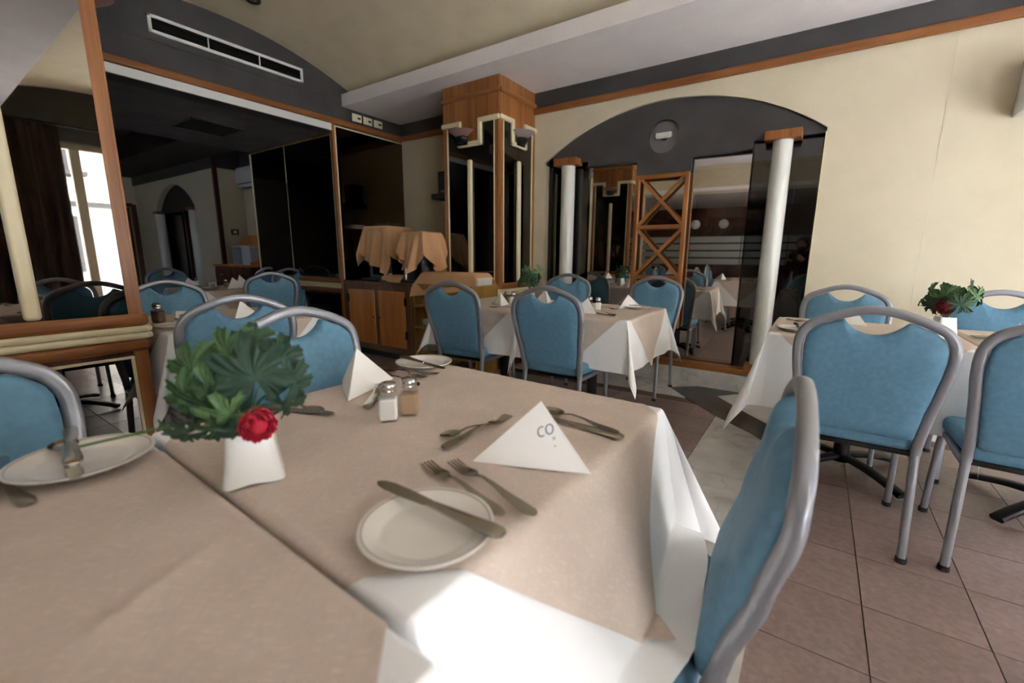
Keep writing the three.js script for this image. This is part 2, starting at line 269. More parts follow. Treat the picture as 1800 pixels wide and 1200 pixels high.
function nicheColumn(x, label) {
  const t = thing('column', label, 'column', [x, 0, ZA - 0.005], 0, undefined, 'thing');
  mesh('shaft', lathe([[0, 0.25], [0.067, 0.25], [0.067, 1.97], [0, 1.97]], 40), M.column, t);
  mesh('capital', box(-0.12, 0.12, 1.97, 2.035, -0.06, 0.09, 0.005), M.wood, t);
  mesh('base_block', box(-0.095, 0.095, 0.19, 0.255, -0.06, 0.09, 0.005), M.wood, t);
}
nicheColumn(-2.12, 'white round column standing beside the wood-topped square pillar in the arch'); nicheColumn(-0.325, 'white round column closest to the plain yellow wall, in the mirrored arch');
{ // lattice
  const t = thing('lattice_screen', 'tall narrow wooden lattice of crossed slats hanging before the niche mirror', 'screen', [-1.212, 0, ZA - 0.03]);
  const x0 = -0.23, x1 = 0.23, y0 = 0.48, y1 = 1.822, w = 0.034;
  mesh('stile', box(x0, x0 + w, y0, y1, -0.02, 0.03, 0.004), M.wood, t); mesh('stile', box(x1 - w, x1, y0, y1, -0.02, 0.03, 0.004), M.wood, t);
  const ys = [y0, y0 + (y1 - y0) / 3, y0 + 2 * (y1 - y0) / 3, y1];
  ys.forEach((y, i) => mesh('rail', box(x0 + w, x1 - w, y - (i === 3 ? w : i === 0 ? 0 : w / 2), y + (i === 3 ? 0 : i === 0 ? w : w / 2), -0.018, 0.026, 0.003), M.woodH, t));
  for (let i = 0; i < 3; i++) for (const s of [-1, 1]) {
    const a = V2(s * (x0 + w), ys[i] + w / 2), b = V2(-s * (x0 + w), ys[i + 1] - w / 2), L = a.distanceTo(b);
    const g = box(-0.013, 0.013, -L / 2, L / 2, s > 0 ? -0.012 : 0.002, s > 0 ? 0.004 : 0.02, 0.002); g.rotateZ(-Math.atan2(b.x - a.x, b.y - a.y)); g.translate((a.x + b.x) / 2, (a.y + b.y) / 2, 0); mesh('slat', g, M.wood, t);
  }
}
{ // bull's eye lamp
  const t = thing('wall_lamp', 'small chrome lamp fitting in the round recess at the top of the arch', 'lamp', [-1.225, 2.13, ZA - 0.07]);
  const r = cyl(0.03, 0.03, 0.02, 0, 0, 0, 24); r.rotateX(PI / 2); mesh('mount', r, M.chrome, t);
  mesh('bar', box(-0.072, 0.072, -0.02, 0.032, 0.02, 0.05, 0.01), M.chrome, t);
  const gl = cyl(0.024, 0.024, 0.12, 0, -0.06, 0, 16); gl.rotateZ(PI / 2); gl.translate(0, 0.006, 0.05); mesh('tube', gl, M.globe, t);
}
// ---- square pillars with stepped cream moulding
const dado = (add2, W, z) => { // bands under the mirror, local x 0..W, proud of z
  add2('wood_bead', box(-0.015, W + 0.015, 0.795, 0.852, z - 0.02, z + 0.03, 0.02), M.woodH);
  add2('cream_bead', box(-0.02, W + 0.02, 0.766, 0.796, z - 0.02, z + 0.036, 0.014), M.cream);
  add2('cream_bead', box(-0.02, W + 0.02, 0.736, 0.766, z - 0.02, z + 0.036, 0.014), M.cream);
  add2('wood_bead', box(-0.015, W + 0.015, 0.682, 0.736, z - 0.02, z + 0.03, 0.02), M.woodH);
};
function pillarFace(t, W, at, turn, glass, deg = 0) { // face in local x 0..W, outwards +z
  const f = new THREE.Group(); f.name = 'face'; let k = 0; while (t.children.some((c) => c.name === f.name)) f.name = 'face_' + String(++k).padStart(3, '0');
  f.position.set(...at); f.rotation.y = turn; t.add(f);
  const A = (n, g, m) => mesh(n, g, m, f);
  const a = W * 0.315, b = W * 0.685, hi = 2.365, lo = 2.15, m = 0.045;
  A('wood_cladding', uvm(ext(shapeOf([[0, hi], [a, hi], [a, lo], [b, lo], [b, hi], [W, hi], [W, 2.69], [0, 2.69]]), 0.012).translate(0, 0, -0.002)), M.wood);
  A('wood_rail', box(-0.012, W + 0.012, 2.548, 2.588, -0.002, 0.034, 0.01), M.woodH);
  for (const [x0, x1, y0, y1] of [[-0.012, a + m / 2, hi - m, hi], [a - m / 2, a + m / 2, lo - m / 2, hi], [a - m / 2, b + m / 2, lo - m / 2, lo + m / 2], [b - m / 2, b + m / 2, lo - m / 2, hi], [b - m / 2, W + 0.012, hi - m, hi]]) A('cream_moulding', box(x0, x1, y0, y1, 0, 0.034, 0.014), M.cream);
  const cs = 0.045;
  A('corner_strip', box(0, cs, 0.1, 2.4, -0.002, 0.012, 0.003), M.wood); A('corner_strip', box(W - cs, W, 0.1, 2.4, -0.002, 0.012, 0.003), M.wood);
  A('edge_bead', box(cs, cs + 0.012, 0.86, hi - m, 0, 0.015, 0.003), M.cream); A('edge_bead', box(W - cs - 0.012, W - cs, 0.86, hi - m, 0, 0.015, 0.003), M.cream);
  for (const [x0, x1] of [[cs, W / 2 - 0.001], [W / 2 + 0.001, W - cs]]) { const g = A('glass_panel', box(x0 - W / 2, x1 - W / 2, 0.85, hi, -0.008, 0.004), glass); g.position.set(W / 2, 0, deg ? 0.009 : 0); g.rotation.y = rad(deg); }
  A('cream_strip', box(W / 2 - 0.026, W / 2 + 0.026, 0.855, 2.01, 0, 0.035, 0.02), M.cream);
  dado(A, W, 0);
  A('lower_edge_bead', box(cs, W - cs, 0.65, 0.662, 0, 0.014, 0.003), M.cream); A('lower_edge_bead', box(cs, cs + 0.012, 0.14, 0.65, 0, 0.014, 0.003), M.cream); A('lower_edge_bead', box(W - cs - 0.012, W - cs, 0.14, 0.65, 0, 0.014, 0.003), M.cream);
  A('lower_glass', box(cs, W - cs, 0.12, 0.66, -0.006, 0.004), glass);
  A('plinth', box(0, W, 0, 0.13, -0.002, 0.02, 0.004), M.darkWood);
  return f;
}
function pillar(x0, x1, z0, z1, faces) {
  const t = struct('pillar', null); mesh('core', box(x0 + 0.006, x1 - 0.006, 0, 2.69, z0 + 0.006, z1 - 0.006), M.darkWood, t);
  if (faces.front) pillarFace(t, x1 - x0, [x0, 0, z1], 0, faces.front); // towards +z
  if (faces.side) pillarFace(t, z1 - z0, [x1, 0, z1], PI / 2, faces.side, faces.deg); // towards +x
  if (faces.back) pillarFace(t, x1 - x0, [x1, 0, z0], PI, faces.back); // towards -z
}
pillar(-3.19, -2.517, -4.05, -3.455, { front: M.blackGlass, side: M.blackGlass });
pillar(-3.19, -2.517, -0.684, -0.012, { front: M.blackGlass, side: M.mirrorDim, back: M.blackGlass, deg: -0.5 });
function sconce(at, turn, m, label) {
  const t = thing('wall_sconce', label, 'lamp', at, turn);
  const s = new THREE.LatheGeometry([[0, 0], [0.05, 0.004], [0.085, 0.03], [0.135, 0.062], [0.13, 0.066], [0.08, 0.04], [0, 0.02]].map((p) => V2(...p)), 24, -PI / 2, PI);
  mesh('bowl', s, m, t);
  mesh('bracket', new THREE.LatheGeometry([[0, -0.045], [0.05, -0.04], [0.07, 0.0], [0.06, 0.012], [0, 0.012]].map((p) => V2(...p)), 20, -PI / 2, PI), M.iron, t);
  mesh('back_plate', box(-0.06, 0.06, -0.06, 0.06, -0.005, 0.01, 0.003), M.iron, t);
}
sconce([-2.92, 2.2, -3.415], 0, M.mauve, 'mauve half-bowl wall light on the pillar face above the draped buffet machines');
sconce([-2.477, 2.2, -3.75], PI / 2, M.mauveGrey, 'grey-mauve half-bowl wall light on the pillar face looking toward the arch');
sconce([-2.86, 2.2, -0.724], PI, M.mauve, 'mauve half-bowl wall light at the side of the pillar with the big mirror');

// ---- wall on the buffet side (x = XB), open to the back room between z -3.07 and -0.83
const jz0 = -3.09, jz1 = -0.8;
{
  const w = struct('wall_left', null);
  mesh('plaster', box(XB - 0.2, XB, 0, ceilTop, ZA - 0.2, jz0 - 0.01), M.grey, w);
  mesh('plaster', box(XB - 0.2, XB, -0.1, ceilTop, jz1, ZR + 0.2), M.yellow, w);
  mesh('lintel', box(XB - 0.2, XB - 0.006, 2.42, ceilTop, jz0 - 0.01, jz1), M.grey, w);
  const inset = (pts) => { const g = ext(shapeOf(pts.map(([z, y]) => [-z, y])), 0.008); g.rotateY(PI / 2); g.translate(XB - 0.006, 0, 0); return uvm(g); };
  mesh('lunette_panel', inset([[-3.09, 2.55], [-0.3, 2.55], [-0.3, 2.733], [-3.09, 2.733]]), M.grey, w);
  mesh('lunette_panel', inset([[-3.09, 2.738], [-0.3, 2.738], [-0.3, 3.4], [-3.09, 3.4]]), M.grey, w);
  mesh('lunette_panel', inset([[-4.05, 2.55], [-3.095, 2.55], [-3.095, 3.4], [-4.05, 3.4]]), M.grey, w);
  mesh('white_edge', box(XB - 0.01, XB + 0.012, 2.42, 2.487, jz0 + 0.02, jz1), M.white, w);
  mesh('jamb_post', box(XB - 0.03, XB + 0.014, 0.84, 2.49, jz0 - 0.012, jz0 + 0.018, 0.004), M.wood, w);
  mesh('bronze_mirror', box(XB, XB + 0.006, 0.84, 2.475, ZA, jz0 - 0.02), M.bronze, w);
  mesh('edge_bead', box(XB, XB + 0.012, 0.84, 2.47, jz0 - 0.026, jz0 - 0.012), M.cream, w); mesh('edge_bead', box(XB, XB + 0.012, 2.465, 2.477, ZA, jz0 - 0.012), M.cream, w);
}
struct('trim', box(XB - 0.01, XB + 0.035, 2.49, 2.548, ZA, 0, 0.012), M.woodH);
// soffit of the opening with dark panels of its own, mirrored reveal (plane z = jz0)
struct('ceiling_soffit', box(-6.33, XB - 0.19, 2.42, 2.9, -3.3, 0.4), M.recess);
{
  const w = struct('wall_mirrored_reveal', null); // faces +z
  mesh('backing', box(-6.3, XB - 0.03, 0, 2.42, jz0 - 0.16, jz0 - 0.012), M.darkWood, w);
  for (const [x0, x1] of [[-6.26, -5.46], [-5.455, -4.52]]) { mesh('glass_panel', box(x0, x1, 0.86, 2.385, jz0 - 0.012, jz0 - 0.004), M.smoke, w); mesh('lower_glass', box(x0, x1, 0.1, 0.66, jz0 - 0.012, jz0 - 0.004), M.smoke, w); }
  mesh('edge_bead', box(-6.28, -6.262, 0.85, 2.39, jz0 - 0.012, jz0 + 0.006), M.cream, w); mesh('edge_bead', box(-4.515, -4.497, 0.85, 2.39, jz0 - 0.012, jz0 + 0.006), M.cream, w); mesh('edge_bead', box(-6.28, -4.5, 2.385, 2.397, jz0 - 0.012, jz0 + 0.004), M.gold, w);
  mesh('edge_bead', box(-5.459, -5.456, 0.86, 2.385, jz0 - 0.012, jz0), M.cream, w);
  mesh('corner_post', box(-4.5, XB - 0.002, 0, 2.42, jz0 - 0.012, jz0 + 0.012, 0.004), M.wood, w);
  const B = new THREE.Group(); dado((n, g, m) => { g.translate(-6.28, 0, jz0 - 0.01); mesh(n, g, m, w); }, 1.79, 0);
}
// ---- back room seen through the opening
{
  const w = struct('wall_room_behind', null);
  const a0 = -11.0, a1 = -9.2;
  const s = shapeOf([[XF, 0], [a0, 0], [a0, 1.95], ...archPts(a0, a1, 1.95, 2.38, 30).reverse(), [a1, 0], [-8.3, 0], [-8.3, 3.3], [XF, 3.3]]);
  const g = ext(s, 0.1); g.translate(0, 0, -3.6); mesh('plaster', uvm(g), M.yellow, w);
  mesh('plaster', box(-8.4, -8.3, 0, 3.3, -4.0, -3.6), M.yellow, w); mesh('plaster', box(-8.3, XB - 0.2, 0, 3.3, -4.05, -3.92), M.yellow, w);
  mesh('corner_trim', box(-8.33, -8.27, 0, 2.5, -3.53, -3.47, 0.004), M.darkWood, w);
  mesh('frieze', box(XF, -8.28, 2.5, 3.3, -3.5, -3.47), M.grey, w); mesh('frieze', box(-8.3, -8.27, 2.5, 3.3, -3.92, -3.5), M.grey, w); mesh('frieze', box(-8.27, XB - 0.2, 2.5, 3.3, -3.92, -3.89), M.grey, w);
  mesh('wall_core', box(XF, -8.45, 0, 3.3, -4.1, -3.75), M.grey, w);
  mesh('niche_glass', box(a0 + 0.02, a1 - 0.02, 0.12, 2.3, -3.7, -3.66), M.blackGlass, w);
  const hd = ext(shapeOf([[a0, 1.9], [a1, 1.9], ...archPts(a0, a1, 1.95, 2.38, 30)]), 0.05); hd.translate(0, 0, -3.64); mesh('arched_header', uvm(hd), M.iron, w);
  mesh('wood_mullion', box(-9.95, -9.87, 0.1, 1.92, -3.66, -3.58, 0.006), M.darkWood, w);
  mesh('end_plaster', box(XF - 0.15, XF, -0.12, 3.3, -4.2, 2.4), M.yellow, w); for (const b of [[XF, -9.2, -0.1, 3.3], [-9.2, -8.4, 1.55, 3.3], [-9.2, -8.4, -0.1, 1.25], [-8.4, XB - 0.2, -0.1, 3.3]]) mesh('end_plaster', box(b[0], b[1], b[2], b[3], 2.2, 2.4), M.yellow, w);
  mesh('ceiling_beam', box(XF, -6.4, 2.66, 3.0, -3.5, -2.75), M.grey, w);
  mesh('room_ceiling', box(XF, XB - 0.19, 3.0, 3.2, -4.1, 2.4), M.grey, w);
}
for (const [x, l] of [[-10.9, 'slim white column at the far edge of the dim arch in the back room'], [-9.32, 'slim white column at the near edge of the dim arch in the back room']]) {
  const t = thing('column', l, 'column', [x, 0, -3.52], 0, undefined, 'thing'); mesh('shaft', lathe([[0, 0.1], [0.085, 0.1], [0.085, 1.88], [0, 1.88]], 24), M.column, t); mesh('capital', box(-0.09, 0.09, 1.88, 1.93, -0.09, 0.09, 0.004), M.wood, t); mesh('base_block', box(-0.12, 0.12, 0, 0.1, -0.1, 0.1, 0.004), M.darkWood, t);
}
{
  const d = struct('door_1', null); mesh('door_leaf', box(XF, XF + 0.05, 0, 2.05, -3.35, -2.5), M.darkWood, d); for (const [y0, y1] of [[0.15, 0.9], [1.05, 1.95]]) mesh('door_panel', box(XF + 0.045, XF + 0.065, y0, y1, -3.22, -2.63, 0.008), M.darkWood, d);
  for (const z of [-3.42, -2.45]) mesh('door_frame', box(XF, XF + 0.07, 0, 2.12, z - 0.04, z + 0.04, 0.004), M.darkWood, d); mesh('door_frame', box(XF, XF + 0.07, 2.06, 2.14, -3.4, -2.47, 0.004), M.darkWood, d); mesh('handle', box(XF + 0.05, XF + 0.1, 1.0, 1.03, -2.62, -2.52, 0.01), M.steel, d);
}
// ---- window wall (x = XR)
const wins = [[-3.25, -0.9], [0.2, 2.2]];
{
  const w = struct('wall_right', null); let z = ZA - 0.2;
  for (const [a, b] of [...wins, [ZR + 0.2, 0]]) { mesh('plaster', box(XR, XR + 0.3, -0.1, ceilTop, z, a), M.yellow, w); z = b; if (b) { mesh('plaster', box(XR, XR + 0.3, 2.5, ceilTop, a, b), M.grey, w); mesh('plaster', box(XR, XR + 0.3, -0.1, 0.08, a, b), M.marble, w); } }
  wins.forEach(([a, b], i) => {
    const t = struct('window_' + (i + 1), null), n = 3, lw = (b - a) / n;
    mesh('window_frame', box(XR + 0.08, XR + 0.16, 0.08, 0.14, a, b, 0.006), M.winFrame, t); mesh('window_frame', box(XR + 0.08, XR + 0.16, 2.42, 2.5, a, b, 0.006), M.winFrame, t);
    for (let k = 0; k <= n; k++) mesh('window_frame', box(XR + 0.08, XR + 0.16, 0.14, 2.42, Math.max(a, a + k * lw - 0.05), Math.min(b, a + k * lw + 0.05), 0.006), M.winFrame, t);
    for (let k = 0; k < n; k++) { mesh('window_pane', box(XR + 0.115, XR + 0.121, 0.14, 2.42, a + k * lw + 0.05, a + (k + 1) * lw - 0.05), M.pane, t); }
  });
}
{ const t = struct('window_3', null); for (const x of [-9.2, -8.4]) mesh('window_frame', box(x - 0.05, x + 0.05, 1.25, 1.55, 2.26, 2.34, 0.006), M.winFrame, t); for (const y of [1.28, 1.52]) mesh('window_frame', box(-9.2, -8.4, y - 0.03, y + 0.03, 2.26, 2.34, 0.006), M.winFrame, t); for (const x of [-9.15]) mesh('window_pane', box(x, x + 0.7, 1.31, 1.49, 2.297, 2.303), M.pane, t); }  // unseen window, added and sized to brighten the back room
function curtain(z0, z1, label) {
  const t = thing('curtain', label, 'curtain', [XR - 0.14, 0, 0]);
  const R = rng(7), ph = R() * 6, A = (z) => 0.045 * Math.sin((z - z0) * 42 + ph) + 0.015 * Math.sin((z - z0) * 97);
  mesh('fabric', grid(span(z0, z1, 120), span(0.04, 2.6, 12), (z, y) => [A(z) * (0.6 + 0.4 * (2.6 - y) / 2.6), y, z, z * 3, y]), M.curtain, t);
  mesh('heading', grid(span(z0, z1, 120), span(2.52, 2.64, 3), (z, y) => [A(z) * 0.6 + 0.012, y, z, z * 3, y]), M.curtain, t);
}
curtain(-1.52, -0.72, 'dark brown pleated curtain drawn beside the window, seen in the pillar mirror');
{ const r = pathSweep([[XR - 0.14, 2.65, -3.5], [XR - 0.14, 2.65, -0.5]], circ(0.014), V3(0, 1, 0), 2, true); tag(mesh('curtain_rail', r, M.iron), 'thin dark rail carrying the brown curtain across the window head', 'curtain rail'); }
// ---- far end of the dining room (behind the photographer)
{
  const w = struct('wall_rear', null); mesh('panelling', box(XB - 0.2, XR + 0.3, -0.15, ceilTop, ZR - 0.02, ZR + 0.25), M.darkWood, w);
  const p = struct('partition', null);
  for (const [x0, x1] of [[-3.5, -2.3], [-2.28, -1.1], [-1.08, 0.1], [0.12, 1.3]]) { mesh('glass_pane', box(x0, x1, 0.08, 2.69, 4.0, 4.008), M.pane, p); for (const [y0, y1] of [[0.93, 1.07], [1.11, 1.25], [1.29, 1.43], [1.47, 1.62]]) mesh('frosted_band', box(x0, x1, y0, y1, 3.994, 3.998), M.frosted, p); }
  for (const x of [-3.52, 1.32]) mesh('post', box(x - 0.03, x + 0.03, 0, 2.69, 3.97, 4.03), M.cream, p); mesh('bottom_rail', box(-3.5, 1.3, 0, 0.08, 3.97, 4.03), M.wood, p);
}

// ================================================================ CHAIRS
function interp(tab, v) { for (let i = 1; i < tab.length; i++) if (v <= tab[i][0]) { const [a, x] = tab[i - 1], [b, y] = tab[i]; const t = (v - a) / (b - a), s = t * t * (3 - 2 * t); return x + (y - x) * (0.5 * t + 0.5 * s); } return tab[tab.length - 1][1]; }
const backZ = (v) => interp([[0, -0.245], [0.2, -0.225], [0.42, -0.2], [0.55, -0.228], [0.68, -0.265], [0.8, -0.292], [0.95, -0.302]], v);
function makeChair() {
  const t = thing('dining_chair', '', 'chair');
  const half = [[0.183, 0.41], [0.186, 0.48], [0.194, 0.56], [0.205, 0.65], [0.215, 0.73], [0.2185, 0.785], [0.213, 0.83], [0.192, 0.868], [0.15, 0.895], [0.095, 0.917], [0.05, 0.931], [0, 0.937]];
  const full = [...half.map(([u, v]) => [-u, v]), ...half.slice(0, -1).reverse()];
  const curve = new THREE.CatmullRomCurve3(full.map(([u, v]) => V3(u, v, 0)), false, 'centripetal'), flat = curve.getSpacedPoints(96);
  const frameAt = (pts) => { const na = [], nb = []; pts.forEach((p, i) => { const a = pts[Math.max(0, i - 1)], b = pts[Math.min(pts.length - 1, i + 1)], tg = b.clone().sub(a).normalize(), slope = (backZ(p.y + 0.01) - backZ(p.y - 0.01)) / 0.02, nz = V3(0, -slope, 1).normalize(); const n = nz.clone().cross(tg).normalize(); na.push(n); nb.push(nz); }); return [na, nb]; };
  const bend = (p) => V3(p.x, p.y, backZ(p.y));
  const sec = rrect(0.031, 0.027, 0.009);
  const fp = flat.map(bend), [na, nb] = frameAt(fp);
  mesh('back_frame', sweep(fp, na, nb, sec), M.frame, t);
  for (const s of [-1, 1]) {
    const lp = span(0, 0.412, 8).map((v) => bend(V3(s * (0.19 - 0.007 * v / 0.41), v, 0))), [a, b] = frameAt(lp);
    const leg = mesh('leg', sweep(lp, a, b, rrect(0.026, 0.026, 0.007)), M.frame, t);
    mesh('foot', cyl(0.017, 0.018, 0.02, s * 0.19, 0, -0.245, 12), M.rubber, leg);
    const fl = pathSweep([[s * 0.186, 0.405, -0.2], [s * 0.19, 0.4, -0.05], [s * 0.192, 0.4, 0.1], [s * 0.194, 0.39, 0.165], [s * 0.197, 0.35, 0.193], [s * 0.2, 0.2, 0.207], [s * 0.203, 0.0, 0.225]], rrect(0.024, 0.024, 0.007), V3(1, 0, 0), 40);
    const front = mesh('leg', fl, M.frame, t); mesh('foot', cyl(0.016, 0.017, 0.02, s * 0.203, 0, 0.225, 12), M.rubber, front);
  }
  // back cushion, following the frame with a hand-hold dip under the crown
  const top = (u) => { const au = Math.abs(u), f = interp([[0, 0.919], [0.05, 0.913], [0.095, 0.899], [0.15, 0.877], [0.182, 0.855], [0.2, 0.8]], au); return au < 0.088 ? Math.min(f, 0.85 + 0.047 * Math.pow(au / 0.088, 2.2)) : f - 0.001; };
  const side = (v) => interp([[0.41, 0.166], [0.48, 0.169], [0.56, 0.177], [0.65, 0.188], [0.73, 0.198], [0.785, 0.2], [0.83, 0.195], [0.86, 0.18]], v);
  const out = []; const N = 20;
  for (let i = 0; i <= N; i++) out.push([-0.15 + 0.3 * i / N, 0.462]);
  for (let i = 0; i < 22; i++) { const v = 0.475 + (0.845 - 0.475) * i / 21; out.push([side(v), v]); }
  for (let i = 0; i <= 40; i++) { const u = 0.176 - 0.352 * i / 40; out.push([u, top(u)]); }
  for (let i = 0; i < 22; i++) { const v = 0.845 - (0.845 - 0.475) * i / 21; out.push([-side(v), v]); }
  const rings = [0, 0.012, 0.03, 0.06, 0.12, 0.25, 0.45, 0.7, 1], P = [], I = [], U = [], n = out.length, cv = 0.66;
  for (const face of [1, -1]) rings.forEach((r) => out.forEach(([u, v]) => { const x = u * (1 - r), y = v + (cv - v) * r, h = Math.sqrt(Math.max(0, 1 - Math.pow(1 - Math.min(1, r / 0.32), 2.6))); const z = backZ(y) + face * (0.006 + (face > 0 ? 0.03 : 0.017) * h); P.push(x, y, z); U.push(x, y); }));
  for (let f = 0; f < 2; f++) { const o = f * rings.length * n; for (let r = 0; r < rings.length - 1; r++) for (let k = 0; k < n; k++) { const a = o + r * n + k, b = o + r * n + (k + 1) % n, c = a + n, d = b + n; f ? I.push(a, c, b, b, c, d) : I.push(a, b, c, b, d, c); } }
  const o2 = rings.length * n; for (let k = 0; k < n; k++) { const a = k, b = (k + 1) % n; I.push(a, o2 + a, b, b, o2 + a, o2 + b); }
  const cg = new THREE.BufferGeometry(); cg.setAttribute('position', new THREE.Float32BufferAttribute(P, 3)); cg.setAttribute('uv', new THREE.Float32BufferAttribute(U, 2)); cg.setIndex(I); cg.computeVertexNormals();
  mesh('back_cushion', toCreasedNormals(cg, 1.1), M.fabric, t);
  const sg = new RoundedBoxGeometry(0.4, 0.07, 0.42, 6, 0.03), sp = sg.attributes.position;
  for (let i = 0; i < sp.count; i++) { const x = sp.getX(i), z = sp.getZ(i), w = 1 + 0.1 * (z / 0.21); sp.setX(i, x * w); if (sp.getY(i) > 0) sp.setY(i, sp.getY(i) + 0.012 * Math.cos(x * 7) * Math.cos(z * 7)); }
  sg.computeVertexNormals(); sg.translate(0, 0.445, 0.015); mesh('seat', uvm(sg), M.fabric, t);
  mesh('seat_frame', box(-0.185, 0.185, 0.395, 0.415, -0.19, 0.18, 0.006), M.iron, t);
  return t;
}
const chair0 = makeChair(); let firstChair = true;
function chair(x, z, turn, label, group) {
  if (firstChair) { firstChair = false; chair0.position.set(x, 0, z); chair0.rotation.y = turn; tag(chair0, label, 'chair', group); return chair0; }
  return dup(chair0, [x, 0, z], turn, label, group);
}
const E_ = PI / 2;
chair(-0.288, -0.8, rad(-85), 'blue padded chair seen edge-on, nearest the viewer, its seat under the white cloth').scale.setScalar(0.97);
chair(-1.07, -0.78, E_ + 0.05, 'blue chair with a bright pale frame, pushed in behind the leafy flower vase');
chair(-0.99, 0.01, E_, 'blue chair at the plate end of the near table, cut off by the picture edge');
chair(-2.28, -0.9, -E_ - 0.1, 'blue chair with its back turned, pulled up to the table with dark pepper jars');
chair(-3.22, -1.13, E_ + 0.05, 'blue chair facing us across the dark pepper jars, beside the pillar mirror');
chair(-2.03, -2.5, PI + 0.08, 'blue chair with its back to us in front of the open dish shelf');
chair(-1.27, -2.47, PI + 0.04, 'blue chair with its back to us before the napkins of the arch table');
chair(-1.95, -3.56, 0.12, 'blue chair half hidden behind the potted greenery, under the first white column');
chair(-1.15, -3.6, -0.02, 'blue chair facing us in front of the wooden lattice');
chair(0.18, -2.27, PI + 0.02, 'blue chair seen square from behind at the table by the yellow wall');
chair(0.7, -2.3, PI - 0.05, 'blue chair seen from behind, cut off at the picture edge by the yellow wall');
chair(0.15, -3.13, -0.04, 'blue chair facing us against the yellow wall next to the mirrored arch');
chair(0.82, -3.13, -0.05, 'blue chair facing us against the yellow wall, on the far side of the red flower');
chair(-4.58, -2.3, -E_ - 0.35, 'blue chair with its back to us in the opening to the dim back room');
chair(-6.3, -2.15, E_ + 0.15, 'blue chair beyond the shakers, in front of the dim white-columned arch');
chair(-5.25, -2.8, 0.7, 'blue chair turned sideways by the black glass wall of the back room');
chair(-5.95, -2.8, 0.35, 'small blue chair in front of the sideboard holding plastic boxes');

// ================================================================ TABLES AND CLOTHS
function table(name, cx, cz, hw, hd, turn, label) {
  const t = thing(name, label, 'table', [cx, 0, cz], turn);
  mesh('table_top', box(-hw + 0.006, hw - 0.006, 0.722, 0.75, -hd + 0.006, hd - 0.006, 0.004), M.darkWood, t);
  mesh('column', lathe([[0, 0.05], [0.05, 0.05], [0.036, 0.09], [0.036, 0.69], [0.12, 0.705], [0.12, 0.722], [0, 0.722]], 24), M.iron, t);
  for (let k = 0; k < 4; k++) { const g = pathSweep([[0.02, 0.075, 0], [0.16, 0.062, 0], [0.28, 0.035, 0], [0.33, 0.018, 0]], rrect(0.05, 0.028, 0.01), V3(0, 1, 0), 12); g.rotateY(k * E_ + PI / 4); mesh('foot', g, M.iron, t); }
  return t;
}
function clothPair(cx, cz, hw, hd, turn, hang, a, seed, lw, lo, opt = {}) {
  const place = (m) => { m.position.set(cx, 0, cz); m.rotation.y = turn; return m; };
  place(tag(mesh('tablecloth', drape({ hw, hd, sx: 2 * (hw + hang), sz: 2 * (hd + hang), y: 0.7525, seed, ...opt, ...(opt.white ?? {}) }), M.whiteCloth), lw, 'tablecloth'));
  const sx = a * Math.SQRT2;
  return place(tag(mesh('table_overlay', drape({ hw, hd, sx, sz: sx, rot: PI / 4, y: 0.7525, lift: 0.0028, seed, n: 80, ...opt, ...(opt.over ?? {}) }), M.linen), lo, 'table overlay'));
}
const T1 = { cx: -0.685, cz: -0.67, turn: -0.035 };
table('dining_table', -0.685, -0.67, 0.4, 0.4, -0.035, 'square table carrying the salt and pepper, under the nearest pair of cloths');
clothPair(-0.685, -0.67, 0.4, 0.4, -0.035, 0.35, 0.725, 3, 'white cloth under the table set with the folded napkins and shakers', 'beige linen overlay beneath the salt, pepper and lettered napkin', { rho: 0.008, quiet: { pz: 0.05, px: 0.7 }, corner: { pxpz: [0.7, 0], nxpz: [0.7, 0] }, nh: 34, over: { n: 150, dz: -0.02, hem: true, creases: [[-0.2, -0.21, 0.2, 0.22, 0.0016, 0.009], [0.02, -0.36, 0.3, -0.06, 0.0012, 0.009], [-0.3, 0.05, 0.05, -0.02, 0.001, 0.02]] }, flare: 0.12, rip: 0.018, rest: (q) => 0.27 + 0.4 * (1 - Math.exp(-(((q + 0.14) / 0.42) ** 6))), slope: (s, q) => s === 'px' ? 0.14 + 0.3 * Math.exp(-(((q - 0.06) / 0.3) ** 2)) : s === 'pz' ? 0.004 : 0.12 });
table('dining_table', -0.656, 0.144, 0.4, 0.4, -0.035, 'square table nearest the viewer, pushed against the one with the shakers');
clothPair(-0.656, 0.144, 0.4, 0.4, -0.035, 0.285, 0.725, 8, 'white cloth under the near table beyond the seam, with the wide plate', 'beige linen overlay on the near table, creased across its middle', { rho: 0.008, quiet: { nz: 0.05 }, corner: { pxnz: [0.7, 0], nxnz: [0.7, 0] }, over: { n: 150, hem: true, creases: [[0.03, -0.39, 0.15, -0.14, 0.0032, 0.012], [0.17, -0.3, 0.2, 0.0, 0.0014, 0.016], [-0.1, -0.3, -0.02, 0.0, 0.0015, 0.02]] }, slope: (s) => s === 'nz' ? 0.004 : 0.1 });
// long table before the arch: two pushed together
for (const [x, l, lw, lo, s] of [[-1.24, 'square table before the lattice, half of the long set', 'white cloth with a pointed corner, on the half of the long set before the lattice', 'beige overlay with a hanging point, on the half of the long set before the lattice', 11], [-2.0, 'square table before the pillar, half of the long set', 'white cloth on the half of the long set next to the buffet shelf', 'beige overlay on the half of the long set next to the buffet shelf', 14]]) {
  table('dining_table', x, -2.82, 0.378, 0.4, 0, l);
  clothPair(x, -2.82, 0.378, 0.4, 0, 0.3, 0.72, s, lw, lo, { quiet: x > -1.5 ? { nx: 0.05 } : { px: 0.05 }, pleat: 0.3, corner: x > -1.5 ? { nxpz: [0, 0.6], nxnz: [0, 0.6] } : { pxpz: [0, 0.6], pxnz: [0, 0.6] } });
}
